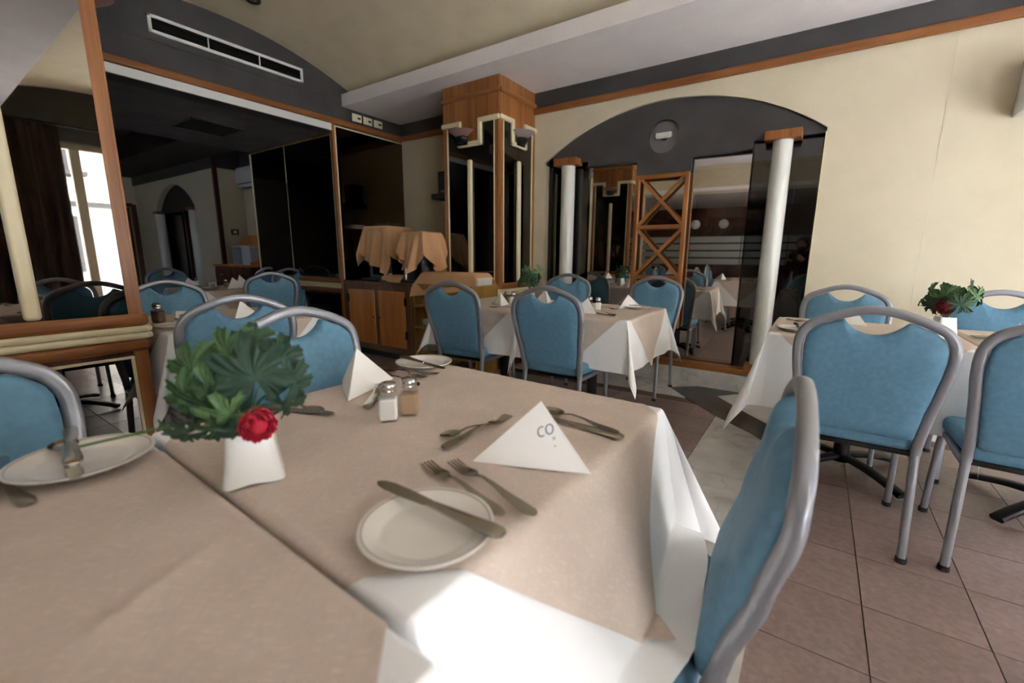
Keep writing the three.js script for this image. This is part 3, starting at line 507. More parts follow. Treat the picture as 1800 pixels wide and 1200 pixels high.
// by the yellow wall: two pushed together
for (const [x, l, lw, lo, s] of [[0.21, 'square table by the yellow wall, nearer the arch', 'white cloth falling in folds beside the arch, by the yellow wall', 'beige overlay holding the small plate, by the yellow wall', 17], [0.985, 'square table by the yellow wall, holding the red flower side', 'white cloth with a long pointed fold beside the chair at the picture edge', 'beige overlay on the table by the yellow wall, partly behind the edge chair', 21]]) {
  table('dining_table', x, -2.83, 0.382, 0.36, 0, l);
  clothPair(x, -2.83, 0.382, 0.36, 0, 0.36, 0.68, s, lw, lo, { quiet: x < 0.5 ? { px: 0.05 } : { nx: 0.05 }, pleat: 0.3, corner: x < 0.5 ? { pxpz: [0, 0.62], pxnz: [0, 0.62] } : { nxpz: [0, 0.62], nxnz: [0, 0.62] }, flare: 0.12 });
}
table('dining_table', -2.83, -1.15, 0.4, 0.4, 0, 'square table beside the mirrored pillar, with the dark pepper jars');
clothPair(-2.83, -1.15, 0.4, 0.4, 0, 0.3, 0.71, 25, 'white cloth hanging in front of the mirrored pillar foot', 'beige overlay under the dark pepper jars and table number', {});
table('dining_table', -5.38, -2.22, 0.42, 0.4, 0, 'square table in the opening to the back room');
clothPair(-5.38, -2.22, 0.42, 0.4, 0, 0.28, 0.74, 29, 'white cloth on the table in the opening to the back room', 'beige overlay on the table in the opening to the back room', {});
{ // small dark service table in the back room
  const t = thing('side_table', 'dark wooden side table with plates, deep in the dim back room', 'table', [-9.2, 0, -1.75], 0.2);
  mesh('table_top', box(-0.45, 0.45, 0.72, 0.755, -0.35, 0.35, 0.006), M.darkWood, t); for (const x of [-0.4, 0.4]) for (const z of [-0.3, 0.3]) mesh('leg', box(x - 0.025, x + 0.025, 0, 0.72, z - 0.025, z + 0.025, 0.004), M.darkWood, t);
  const b = thing('basin', 'white oblong basin on the dark side table', 'basin', [-9.25, 0.756, -1.75], 0.2); mesh('bowl', [box(-0.13, 0.13, 0, 0.012, -0.09, 0.09), box(-0.14, -0.125, 0, 0.1, -0.1, 0.1, 0.004), box(0.125, 0.14, 0, 0.1, -0.1, 0.1, 0.004), box(-0.14, 0.14, 0, 0.1, -0.1, -0.085, 0.004), box(-0.14, 0.14, 0, 0.1, 0.085, 0.1, 0.004)], M.plastic, b);
  const c = tag(mesh('folded_cloth', drape({ hw: 0.09, hd: 0.07, sx: 0.36, sz: 0.3, rot: 0.3, y: 0.07, n: 30, flare: 0.5, rho: 0.03, pleat: 0.1 }), M.whiteCloth), 'crumpled white cloth on the dark side table', 'cloth'); c.position.set(-8.93, 0.756, -1.62);
}

// ================================================================ TABLEWARE
const plateG = lathe([[0, 0.004], [0.045, 0.004], [0.05, 0.0], [0.054, 0.0], [0.058, 0.005], [0.09, 0.016], [0.0915, 0.018], [0.0905, 0.0195], [0.082, 0.0178], [0.066, 0.0115], [0.058, 0.0075], [0, 0.007]], 64), rimG = lathe([[0.0845, 0.0182], [0.0865, 0.01905], [0.0868, 0.0193], [0.0842, 0.0187], [0.0845, 0.0182]], 64);
let plate0;
function plate(x, y, z, label, s = 1) { if (!plate0) { plate0 = thing('plate', label, 'plate', [x, y, z]); mesh('dish', plateG, M.china, plate0); mesh('rim_line', rimG, M.rimLine, plate0); plate0.scale.setScalar(s); return plate0; } const p = dup(plate0, [x, y, z], 0, label); p.scale.setScalar(s); return p; }
// cutlery lies along +x, handle end at 0
const handleW = (s) => interp([[0, 0.0045], [0.006, 0.0095], [0.02, 0.0108], [0.05, 0.0085], [0.085, 0.0048], [0.11, 0.0034], [0.125, 0.0032]], s);
function loft(ss, w, y0, th, cup = () => 0) { // flat-ish lofted blade
  const P = [], I = [], m = 9;
  ss.forEach((s) => { for (let k = 0; k < 2 * m; k++) { const top = k < m, q = top ? -1 + 2 * k / (m - 1) : 1 - 2 * (k - m) / (m - 1), e = Math.sqrt(Math.max(0, 1 - q * q)); P.push(s, y0(s) + (top ? 1 : -1) * th(s) * (0.25 + 0.75 * e) - cup(s) * e, q * w(s)); } });
  const n = 2 * m; for (let i = 0; i < ss.length - 1; i++) for (let k = 0; k < n; k++) { const a = i * n + k, b = i * n + (k + 1) % n; I.push(a, b, a + n, b, b + n, a + n); }
  const cap = (o, f) => { for (let k = 1; k < n - 1; k++) f ? I.push(o, o + k + 1, o + k) : I.push(o, o + k, o + k + 1); }; cap(0, true); cap((ss.length - 1) * n, false);
  const g = new THREE.BufferGeometry(); g.setAttribute('position', new THREE.Float32BufferAttribute(P, 3)); g.setIndex(I); g.computeVertexNormals(); return toCreasedNormals(g, 0.7);
}
const rise = (s) => interp([[0, 0.004], [0.05, 0.006], [0.09, 0.011], [0.115, 0.012], [0.14, 0.007], [0.165, 0.0035], [0.2, 0.0075]], s);
function cutlery(kind, len) {
  const k = len / 0.2; let g, parts = [];
  if (kind === 'knife') {
    parts.push(['handle', loft(span(0, 0.108, 30), (s) => interp([[0, 0.006], [0.005, 0.0105], [0.02, 0.0112], [0.06, 0.0085], [0.1, 0.0062], [0.108, 0.0052]], s), () => 0.005, (s) => interp([[0, 0.002], [0.01, 0.0042], [0.1, 0.003]], s))]);
    parts.push(['blade', loft(span(0.106, 0.2, 30), (s) => interp([[0.106, 0.005], [0.112, 0.0075], [0.15, 0.0096], [0.178, 0.0096], [0.192, 0.0072], [0.1985, 0.0032], [0.2, 0.001]], s), () => 0.005, (s) => interp([[0.1, 0.0015], [0.2, 0.0007]], s))]);
  } else if (kind === 'spoon') {
    parts.push(['handle', loft(span(0, 0.143, 40), (s) => s < 0.12 ? handleW(s) : 0.0032 + (s - 0.12) * 0.09, rise, () => 0.0014)]);
    parts.push(['bowl', loft(span(0.142, 0.2, 26), (s) => 0.0005 + 0.0195 * Math.pow(Math.max(0, Math.sin(PI * Math.pow((s - 0.138) / 0.063, 0.9))), 0.6), (s) => 0.0075, () => 0.0009, (s) => 0.006 * Math.sin(PI * (s - 0.142) / 0.058))]);
  } else {
    const pts = [[0.132, 0.004], [0.139, 0.0085], [0.147, 0.0112], [0.158, 0.0118]], tine = [];
    for (let i = 0; i < 4; i++) { const c = 0.0093 - i * 0.0062, x1 = i === 0 || i === 3 ? 0.199 : 0.2, w = 0.0019; if (i) tine.push([0.162, c + 0.0031]); for (let q = 0; q <= 5; q++) tine.push([0.162 + (x1 - 0.162) * q / 5, c + w * (1 - 0.45 * q / 5)]); for (let q = 5; q >= 0; q--) tine.push([0.162 + (x1 - 0.162) * q / 5, c - w * (1 - 0.45 * q / 5)]); }
    const s = shapeOf([...pts, ...tine, ...pts.slice().reverse().map(([a, b]) => [a, -b])]); const e = ext(s, 0.0016, 0.0003); e.rotateX(-E_); const p = e.attributes.position; for (let i = 0; i < p.count; i++) p.setY(i, p.getY(i) + rise(p.getX(i)) - 0.001); e.computeVertexNormals();
    parts.push(['handle', loft(span(0, 0.135, 40), (s) => s < 0.12 ? handleW(s) : 0.0032 + (s - 0.12) * 0.05, rise, () => 0.0014)], ['tines', toCreasedNormals(e, 0.6)]);
  }
  return parts.map(([n, g2]) => [n, uvm(g2.scale(k, k, k))]);
}
const CUT = { knife: cutlery('knife', 0.228), spoon: cutlery('spoon', 0.205), fork: cutlery('fork', 0.205), teaspoon: cutlery('spoon', 0.15) };
function lay(kind, x, z, tx, tz, label, y = 0.7565, tiltUp = 0, group) { // from the handle end (x, z) towards (tx, tz)
  const t = thing(kind, label, kind === 'teaspoon' ? 'spoon' : kind, [x, y, z], 0, group); t.rotation.set(0, -Math.atan2(tz - z, tx - x), tiltUp, 'YXZ');
  CUT[kind].forEach(([n, g]) => mesh(n, g, M.steel, t)); return t;
}
const YT = 0.7562;
plate(-0.383, YT, -0.366, 'white plate with a thin rim line and a knife laid across it, nearest the viewer', 0.96);
lay('knife', -0.281, -0.394, -0.498, -0.39, 'table knife lying across the plate nearest the viewer', YT + 0.0185, 0.005);
lay('fork', -0.324, -0.454, -0.55, -0.508, 'table fork half tucked beneath its twin, next to the near plate');
lay('fork', -0.284, -0.473, -0.526, -0.536, 'table fork lying uppermost beside the near plate', YT + 0.005);
lay('teaspoon', -0.532, -0.742, -0.585, -0.6, 'small spoon whose bowl points away from the lettered napkin');
lay('fork', -0.54, -0.562, -0.532, -0.772, 'fork with its tines by the tip of the lettered napkin', YT + 0.003);
lay('spoon', -0.3, -0.826, -0.508, -0.862, 'soup spoon behind the lettered napkin, bowl at its tip');
lay('knife', -0.283, -0.806, -0.51, -0.82, 'knife lying alongside the soup spoon behind the lettered napkin');
plate(-1.035, YT, -1.0, 'white plate on the corner of the table beyond the shakers');
lay('knife', -1.13, -0.987, -0.905, -0.96, 'knife resting over the plate beyond the shakers', YT + 0.0185, -0.02);
lay('fork', -1.12, -0.9, -0.925, -0.888, 'fork between the shakers and the far plate');
lay('fork', -1.1, -0.87, -0.9, -0.93, 'fork crossing its neighbour in front of the far plate', YT + 0.004);
lay('spoon', -1.07, -0.855, -0.872, -0.815, 'spoon with a dark bowl just behind the pepper shaker');
lay('knife', -0.84, -0.625, -0.99, -0.79, 'knife mostly hidden behind the salt, running under the open napkin');
lay('fork', -0.855, -0.665, -1.02, -0.8, 'fork mostly hidden behind the salt and the open napkin', YT + 0.003);
lay('knife', -1.08, -0.47, -0.872, -0.556, 'dark knife poking out beyond the red flower');
lay('spoon', -1.1, -0.525, -0.9, -0.545, 'spoon beside the dark knife beyond the red flower');
plate(-1.0, YT, -0.165, 'white plate with a spoon and knife handle over it, beside the leafy vase', 1.06);
lay('spoon', -0.905, -0.138, -1.1, -0.158, 'spoon laid over the plate beside the leafy vase', YT + 0.016, 0.0);
lay('knife', -0.955, -0.145, -1.18, -0.185, 'knife laid beside the spoon, over the plate beside the leafy vase', YT + 0.02, 0.0);
lay('fork', -0.9, -0.085, -1.1, -0.06, 'dark fork at the picture edge beside the plate by the leafy vase');
lay('knife', -0.93, -0.045, -1.15, -0.09, 'dark knife at the picture edge beside the plate by the leafy vase');

// napkins folded to a standing pyramid: two right triangles joined along a ridge
const napTex = (() => { const c = document.createElement('canvas'); c.width = 512; c.height = 256; const x = c.getContext('2d'); x.fillStyle = '#faf9f6'; x.fillRect(0, 0, 512, 256); x.fillStyle = '#75828e'; x.save(); x.translate(268, 142); x.rotate(-0.36); x.font = '56px sans-serif'; x.fillText('CO', 0, 0); x.font = '19px sans-serif'; x.fillText('H', 60, 26); x.fillStyle = '#c8b26a'; x.beginPath(); x.arc(66, 50, 4, 0, 7); x.fill(); x.restore(); const t = new THREE.CanvasTexture(c); t.colorSpace = THREE.SRGBColorSpace; return t; })();
const napPrint = std({ map: napTex, roughness: 0.8 });
function napkin(x, z, turn, label, s = 1, open = 20, print = false, group) { // ridge foot at (x, z), panels running along local +x
  const t = thing('napkin', label, 'napkin', [x, YT, z], turn, group), B = 0.21 * s, d = B / 2, H = Math.sqrt(B * B / 2 - (d * Math.cos(rad(open))) ** 2), A = V3(d * Math.cos(rad(open)), H, 0);
  for (const k of [-1, 1]) {
    const F = V3(0, 0, 0), E = V3(B * Math.cos(rad(open)), 0, -k * B * Math.sin(rad(open))), nrm = E.clone().cross(A).normalize().multiplyScalar(-k), N = 10, P = [], U = [], I = [], th = 0.0022;
    for (const f of [0, 1]) for (let i = 0; i <= N; i++) for (let j = 0; j <= N; j++) {
      const a = i / N, b = j / N * (1), w = a; // a: along base F->E ; b: up toward apex line
      const base = F.clone().lerp(E, a), bulge = 0.006 * Math.sin(PI * a) * (1 - b);
      const q = base.clone().lerp(A, b).addScaledVector(nrm, (f ? 0 : -th) + bulge * (f ? 1 : 1)); P.push(q.x, Math.max(0, q.y), q.z);
      const uu = a * (1 - b) + 0.5 * b; U.push(k > 0 ? 1 - uu : uu, b);
    }
    const M1 = (N + 1) * (N + 1), id = (f, i, j) => f * M1 + i * (N + 1) + j;
    for (const f of [0, 1]) for (let i = 0; i < N; i++) for (let j = 0; j < N; j++) { const q = [id(f, i, j), id(f, i + 1, j), id(f, i, j + 1), id(f, i + 1, j + 1)]; const fl = (f === 1) !== (k > 0); fl ? I.push(q[0], q[2], q[1], q[1], q[2], q[3]) : I.push(q[0], q[1], q[2], q[1], q[3], q[2]); }
    for (let i = 0; i < N; i++) { I.push(id(0, i, 0), id(1, i, 0), id(0, i + 1, 0), id(0, i + 1, 0), id(1, i, 0), id(1, i + 1, 0)); I.push(id(0, 0, i), id(0, 0, i + 1), id(1, 0, i), id(1, 0, i), id(0, 0, i + 1), id(1, 0, i + 1)); I.push(id(0, N, i), id(1, N, i), id(0, N, i + 1), id(0, N, i + 1), id(1, N, i), id(1, N, i + 1)); }
    const g = new THREE.BufferGeometry(); g.setAttribute('position', new THREE.Float32BufferAttribute(P, 3)); g.setAttribute('uv', new THREE.Float32BufferAttribute(U, 2)); g.setIndex(I); g.computeVertexNormals();
    mesh('panel', toCreasedNormals(g, 0.8), print && k === print ? napPrint : M.napkin, t);
  }
  return t;
}
napkin(-0.276, -0.64, PI + 0.395 - 0.36, 'folded white napkin with grey lettering, standing beside the forks', 0.99, 20, 1);
napkin(-0.933, -0.639, 2.245, 'folded white napkin standing open behind the salt shaker', 1.02, 20);

function shaker(x, z, turn, fill, label, s = 1, y = YT, group) {
  const t = thing('shaker', label, 'shaker', [x, y, z], turn, group), w = 0.0205;
  const body = new RoundedBoxGeometry(2 * w, 0.056, 2 * w, 4, 0.006); body.translate(0, 0.028, 0);
  mesh('jar', body, M.jarGlass, t); mesh('neck', lathe([[0.0155, 0.05], [0.0145, 0.06], [0.0155, 0.064], [0.0155, 0.072], [0, 0.072]], 24), M.jarGlass, t);
  const c = new RoundedBoxGeometry(2 * w - 0.004, 0.049, 2 * w - 0.004, 3, 0.005); c.translate(0, 0.0275, 0); mesh('contents', c, fill, t);
  mesh('cap', lathe([[0.0165, 0.0655], [0.0175, 0.0665], [0.0175, 0.07], [0.0166, 0.0715], [0.0178, 0.073], [0.0178, 0.08], [0.0165, 0.0845], [0.011, 0.087], [0, 0.0878]], 32), M.chrome, t);
  for (let k = 0; k < 7; k++) { const a = k * PI / 3, r = k ? 0.008 : 0; const h = cyl(0.0011, 0.0011, 0.001, r * Math.cos(a), 0.0868 + (k ? 0 : 0.0006), r * Math.sin(a), 8); mesh('hole', h, M.blackPlastic, t); }
  t.scale.setScalar(s); return t;
}
shaker(-0.748, -0.612, 0.75, M.salt, 'square glass salt shaker with a chrome cap, filled white', 1);
shaker(-0.738, -0.664, 0.62, M.pepper, 'square glass pepper shaker filled tan, next to the salt', 1);

// ---- flower vases
const leafMats = [[50, 82, 52], [68, 102, 60], [36, 66, 48], [88, 122, 76]].map((c, i) => std({ map: tex(128, 128, (u, v) => tint(c, 0.75 + 0.4 * fbm(u, v, 12, 12, 301 + i, 3) + 0.12 * fbm(u, v, 3, 3, 330, 2))), roughness: 0.55, side: THREE.DoubleSide }));
function leafGeo(seed, lobes = 7) { // lobed, toothed leaf of unit radius in the xy plane, stalk at the bottom, facing +z
  const R = rng(seed), N = 120, K = 7, P = [0, 0, 0], U = [0.5, 0.5], I = [], L = [];
  for (let i = 0; i < lobes; i++) { const t = i / (lobes - 1), a = rad(-62 + 304 * t); L.push([a, (0.72 + 0.28 * Math.sin(PI * t)) * (0.9 + 0.2 * R()), (R() - 0.5) * 0.5]); }
  for (let r = 1; r <= K; r++) for (let i = 0; i < N; i++) {
    const a = rad(-90 + 18) + rad(324) * i / (N - 1); let e = 0, vein = 0;
    for (const [la, ll] of L) { const d = Math.abs(a - la) / rad(30); const w = ll * Math.pow(Math.max(0, 1 - Math.pow(d, 1.6)), 0.66); if (w > e) e = w; vein = Math.max(vein, Math.exp(-((d * 3.2) ** 2))); }
    const tooth = 0.13 * Math.abs(((i * 0.2 + 0.5) % 1) * 2 - 1), out = Math.max(0.25, 0.2 + 0.8 * e - tooth * (e > 0.2 ? 1 : 0.3)), q = r / K, rr = q * (q < 1 ? Math.min(out, 0.3 + 0.95 * (out - 0.3) + 0.02) : out);
    const lobeZ = L.reduce((s, [la, , b]) => s + b * Math.exp(-(((a - la) / 0.3) ** 2)), 0);
    P.push(rr * Math.cos(a), rr * Math.sin(a), 0.13 * rr * (1 - vein) - 0.28 * rr * rr + lobeZ * rr * rr * 0.6 + 0.05 * Math.sin(5 * a + seed) * rr + 0.035 * Math.sin(23 * a + 9 * rr + seed) * rr); U.push(0.5 + rr * Math.cos(a) * 0.5, 0.5 + rr * Math.sin(a) * 0.5);
  }
  for (let i = 0; i < N - 1; i++) { I.push(0, 1 + i, 2 + i); for (let r = 0; r < K - 1; r++) { const a = 1 + r * N + i, b = a + 1; I.push(a, a + N, b, b, a + N, b + N); } }
  const g = new THREE.BufferGeometry(); g.setAttribute('position', new THREE.Float32BufferAttribute(P, 3)); g.setAttribute('uv', new THREE.Float32BufferAttribute(U, 2)); g.setIndex(I); g.computeVertexNormals(); return mg(g);
}
const leaves = [leafGeo(3), leafGeo(8), leafGeo(15, 5), leafGeo(21)];
const stemM = std({ color: 0x4f6b3a, roughness: 0.6 });
const petalMats = [[214, 40, 74], [226, 66, 92], [196, 26, 58]].map((c) => std({ color: new THREE.Color(`rgb(${c.join(',')})`), roughness: 0.6, side: THREE.DoubleSide }));
function bloom(parent, x, y, z, r, dir, mats = petalMats) { // layered cupped petals
  const f = new THREE.Group(); f.name = 'flower'; f.position.set(x, y, z); f.lookAt(x + dir[0], y + dir[1], z + dir[2]); parent.add(f); const R = rng(77);
  const core = new THREE.SphereGeometry(r * 0.45, 16, 12); core.translate(0, 0, r * 0.1); mesh('heart', core, mats[2], f);
  for (let ring = 0; ring < 4; ring++) { const n = 4 + ring * 2; for (let k = 0; k < n; k++) {
    const a0 = k / n * 2 * PI + ring * 0.6 + R() * 0.3, w = 1.15, open = 0.35 + ring * 0.38, rad2 = r * (0.5 + 0.17 * ring);
    const g = grid(span(-1, 1, 8), span(0, 1, 6), (u, v) => { const aa = a0 + u * w * 0.55 * Math.sin(PI * (0.12 + 0.8 * v)) , el = -1.1 + (1.1 + 1.25 - open * 0.75) * v * (1 - 0.12 * u * u), q = rad2 * (1 + 0.06 * Math.sin(5 * u + k) * v); return [q * Math.cos(el) * Math.cos(aa), q * Math.cos(el) * Math.sin(aa), q * Math.sin(el)]; });
    mesh('petal', g, mats[(k + ring) % 2], f);
  } }
  return f;
}
function squareVase(t, h = 0.098, b = 0.045, tp = 0.031) {
  const n = 12, us = span(0, 1, 64), vs = span(0, 1, n), sq = (a, r) => { const c = Math.cos(a), s = Math.sin(a), p = 7, k = Math.pow(Math.pow(Math.abs(c), p) + Math.pow(Math.abs(s), p), -1 / p); return [r * k * c, r * k * s]; };
  const R = (v) => b + (tp - b) * Math.pow(v, 0.85), arch = (a) => 0.004 * Math.pow(Math.abs(Math.cos(2 * a)), 2);
  const g1 = grid(us, vs, (u, v) => { const [x, z] = sq(-u * 2 * PI, R(v)); return [x, Math.max(v * h, (1 - v) * arch(-u * 2 * PI) + v * h), z]; });
  const g2 = grid(us, vs, (u, v) => { const [x, z] = sq(u * 2 * PI, R(v) - 0.003); return [x, 0.006 + v * (h - 0.006), z]; });
  const g3 = grid(us, [0, 1], (u, v) => { const [x, z] = sq(-u * 2 * PI, R(1) - 0.003 * v); return [x, h, z]; });
  mesh('pot', [g1, g2, g3], M.vase, t);
}
function bouquet(t, spec, top) { // leaves: [x, y, z, size, yaw, pitch, roll, variant, tone]
  spec.forEach(([x, y, z, s, yw, pt, rl, v, m]) => {
    const o = mesh('leaf', leaves[v], leafMats[m], t); o.position.set(x, y, z); o.scale.setScalar(s); o.rotation.set(pt, yw, rl, 'YXZ');
    const st = pathSweep([[0, top - 0.03, 0], [x * 0.3, top + (y - top) * 0.35 + 0.01, z * 0.3], [x, y, z - 0.004]], circ(0.0016, 6), V3(0.3, 0.2, 1), 8); mesh('stem', st, stemM, t);
  });
}
{
  const t = thing('flower_vase', 'white flared vase with big lobed green leaves and one crimson bloom, nearest the viewer', 'vase', [-0.735, YT, -0.318], 1.12);
  squareVase(t);
  // local frame: x across the view, y up, z towards the viewer
  bouquet(t, [
    [0.012, 0.215, 0.045, 0.088, 0.12, -0.15, 0.1, 0, 2], [-0.028, 0.255, -0.02, 0.07, -0.1, -0.5, 0.3, 1, 1], [-0.085, 0.235, 0.0, 0.062, -0.5, -0.2, 0.5, 3, 1], [-0.1, 0.18, 0.01, 0.055, -0.6, 0.1, 0.9, 1, 1], [-0.06, 0.165, 0.03, 0.062, -0.2, 0.3, 1.2, 2, 0],
    [0.07, 0.18, 0.02, 0.065, 0.6, 0.15, -0.7, 1, 2], [0.06, 0.24, 0.0, 0.062, 0.4, -0.4, -0.4, 3, 2], [0.02, 0.275, -0.03, 0.058, 0.1, -0.7, 0.1, 0, 0], [-0.03, 0.145, 0.055, 0.06, -0.1, 0.4, 2.2, 1, 3], [-0.055, 0.115, 0.045, 0.055, -0.3, 0.6, 2.6, 2, 0],
    [-0.105, 0.105, 0.02, 0.05, -0.3, 0.7, 1.9, 3, 2], [-0.02, 0.11, 0.055, 0.048, 0.1, 0.7, 3.0, 0, 2], [0.06, 0.14, 0.03, 0.05, 0.5, 0.5, -1.6, 2, 2], [-0.09, 0.145, -0.02, 0.055, -0.8, 0.0, 1.2, 0, 0], [0.0, 0.2, -0.03, 0.075, 0.2, -0.9, 0.2, 1, 0], [-0.055, 0.2, 0.035, 0.055, -0.3, 0.0, 0.4, 2, 3],
  ].map(([x, y, z, s, ...r]) => [x * 0.82 + 0.006, 0.09 + (y - 0.1) * 0.72, z * 0.9, s * 0.86, ...r]), 0.1);
  mesh('twig', pathSweep([[0, 0.08, 0], [-0.06, 0.11, 0.02], [-0.15, 0.105, 0.02], [-0.2, 0.1, 0.02]], circ(0.002, 6), V3(0, 1, 0), 14), stemM, t);
  bloom(t, 0.014, 0.104, 0.062, 0.026, [0.15, -0.05, 1]);
}
function smallVase(x, z, turn, label, flower, seed) {
  const t = thing('flower_vase', label, 'vase', [x, YT, z], turn); squareVase(t); const R = rng(seed), spec = [];
  for (let k = 0; k < 12; k++) { const a = k / 12 * 2 * PI, q = 0.045 + 0.06 * R(); spec.push([q * Math.cos(a) * 1.15, 0.125 + 0.09 * R() + (k % 3) * 0.012, q * Math.sin(a), 0.05 + 0.02 * R(), -a + E_, -0.5 + R() * 0.7, (R() - 0.5) * 1.4, k % 4, (k + seed) % 4]); }
  bouquet(t, spec, 0.1); if (flower) bloom(t, ...flower); return t;
}
smallVase(-1.9, -3.03, 0.6, 'white vase of pale green leaves on the long table before the pillar', null, 5);
smallVase(0.5, -2.75, 0.2, 'white vase with a dark red bloom by the yellow wall', [-0.035, 0.15, 0.07, 0.034, [-0.2, 0.1, 1], petalMats.map((m, i) => std({ color: [0x8e1626, 0xa32030, 0x781020][i], roughness: 0.6, side: THREE.DoubleSide }))], 9);

// ---- settings on the other tables
napkin(-1.85, -2.56, PI - 0.9, 'folded napkin standing in the gap between the two chairs seen from behind', 0.85, 22);
napkin(-1.12, -2.58, PI - 0.35, 'folded napkin standing beside the shakers before the lattice', 0.85, 22);
napkin(-1.12, -2.95, 1.1, 'folded napkin standing behind the shakers before the lattice', 0.85, 22);
napkin(-1.72, -3.0, 2.3, 'folded napkin standing beyond the shakers next to the pillar', 0.85, 22);
shaker(-1.97, -2.8, 0.4, M.pepper, 'pepper shaker on the long set next to the pillar'); shaker(-1.9, -2.79, 0.3, M.salt, 'salt shaker on the long set next to the pillar');
shaker(-1.27, -2.8, 0.4, M.pepper, 'pepper shaker between the napkins before the lattice'); shaker(-1.2, -2.78, 0.3, M.salt, 'salt shaker between the napkins before the lattice');
plate(-1.02, YT, -3.04, 'white plate on the long set in front of the lattice chair');
lay('knife', -1.13, -2.98, -0.93, -3.08, 'knife over the plate in front of the lattice chair', YT + 0.0185, 0);
lay('fork', -1.28, -2.93, -1.1, -2.86, 'fork beside the plate in front of the lattice chair'); lay('spoon', -1.18, -2.66, -1.0, -2.58, 'spoon by the corner of the long set before the lattice'); lay('knife', -1.2, -2.62, -1.0, -2.55, 'knife by the corner of the long set before the lattice');
lay('spoon', -1.7, -2.56, -1.86, -2.46, 'spoon near the chair backs of the long set'); lay('fork', -2.2, -2.72, -2.3, -2.6, 'fork at the shelf end of the long set'); lay('spoon', -2.1, -2.66, -2.25, -2.58, 'spoon at the shelf end of the long set');
shaker(-2.845, -0.85, 0.5, M.darkPepper, 'dark pepper jar standing in front of its twin by the mirrored pillar', 1.15); shaker(-2.91, -0.865, 0.4, M.darkPepper, 'dark pepper jar half behind another by the mirrored pillar', 1.15);
plate(-2.6, YT, -0.83, 'white plate at the table corner beside the mirrored pillar'); lay('knife', -2.76, -0.9, -2.54, -0.86, 'knife over the plate beside the mirrored pillar', YT + 0.0185);
napkin(-2.62, -1.12, 2.3, 'folded napkin leaning behind the chair back near the mirrored pillar', 0.9, 22);
function card(x, z, turn, txt, label) {
  const t = thing('table_number', label, 'sign', [x, YT, z], turn), c = document.createElement('canvas'); c.width = c.height = 128; const q = c.getContext('2d'); q.fillStyle = '#f2f1ee'; q.fillRect(0, 0, 128, 128); q.fillStyle = '#26262c'; q.font = 'bold 72px sans-serif'; q.textAlign = 'center'; q.fillText(txt, 64, 92); const tx = new THREE.CanvasTexture(c); tx.colorSpace = THREE.SRGBColorSpace;
  for (const k of [1, -1]) { const g = new THREE.BoxGeometry(0.07, 0.062, 0.0012); g.rotateX(-k * 0.42); g.translate(0, 0.0285, k * 0.0125); mesh('leaf', g, k > 0 ? std({ map: tx, roughness: 0.7 }) : M.napkin, t); }
}
card(-2.8, -0.95, 0.95, '11', 'white folded card with a dark number beside the dark pepper jars'); card(-5.42, -2.14, 1.05, '14', 'white folded card with a dark number on the table in the opening');
shaker(-6.0, -2.2, 0.4, M.salt, 'salt shaker at the far end of the table in the opening'); shaker(-5.36, -2.25, 0.4, M.pepper, 'pepper shaker behind the number card in the opening'); shaker(-5.3, -2.3, 0.3, M.salt, 'salt shaker behind the number card in the opening');
napkin(-5.08, -2.14, 2.2, 'folded napkin nearest the chair back in the opening', 1.05, 22); napkin(-5.5, -2.42, 2.4, 'folded napkin behind the shakers in the opening', 1.05, 22); napkin(-5.98, -2.05, 1.9, 'small folded napkin at the far end of the table in the opening', 0.8, 22);
plate(-5.2, YT, -2.02, 'white plate on the table in the opening to the back room'); lay('spoon', -5.3, -1.95, -5.12, -2.05, 'spoon over the plate in the opening', YT + 0.0185);
plate(-0.06, YT, -2.6, 'white plate at the end of the table beside the arch'); lay('knife', -0.04, -2.5, -0.07, -2.73, 'knife over the plate at the table end beside the arch', YT + 0.0185);
lay('fork', 0.05, -2.9, -0.1, -3.0, 'fork behind the plate beside the arch'); lay('spoon', 0.08, -2.86, -0.06, -2.96, 'spoon behind the plate beside the arch');
napkin(0.25, -3.0, 2.6, 'folded napkin standing before the far chair by the yellow wall', 0.7, 22); napkin(0.72, -2.62, 1.6, 'napkin with a printed edge between the red flower and the edge chair', 0.8, 30);
lay('knife', 0.62, -2.84, 0.85, -2.86, 'knife beyond the red flower by the yellow wall'); lay('fork', 0.62, -2.89, 0.82, -2.92, 'fork beyond the red flower by the yellow wall');

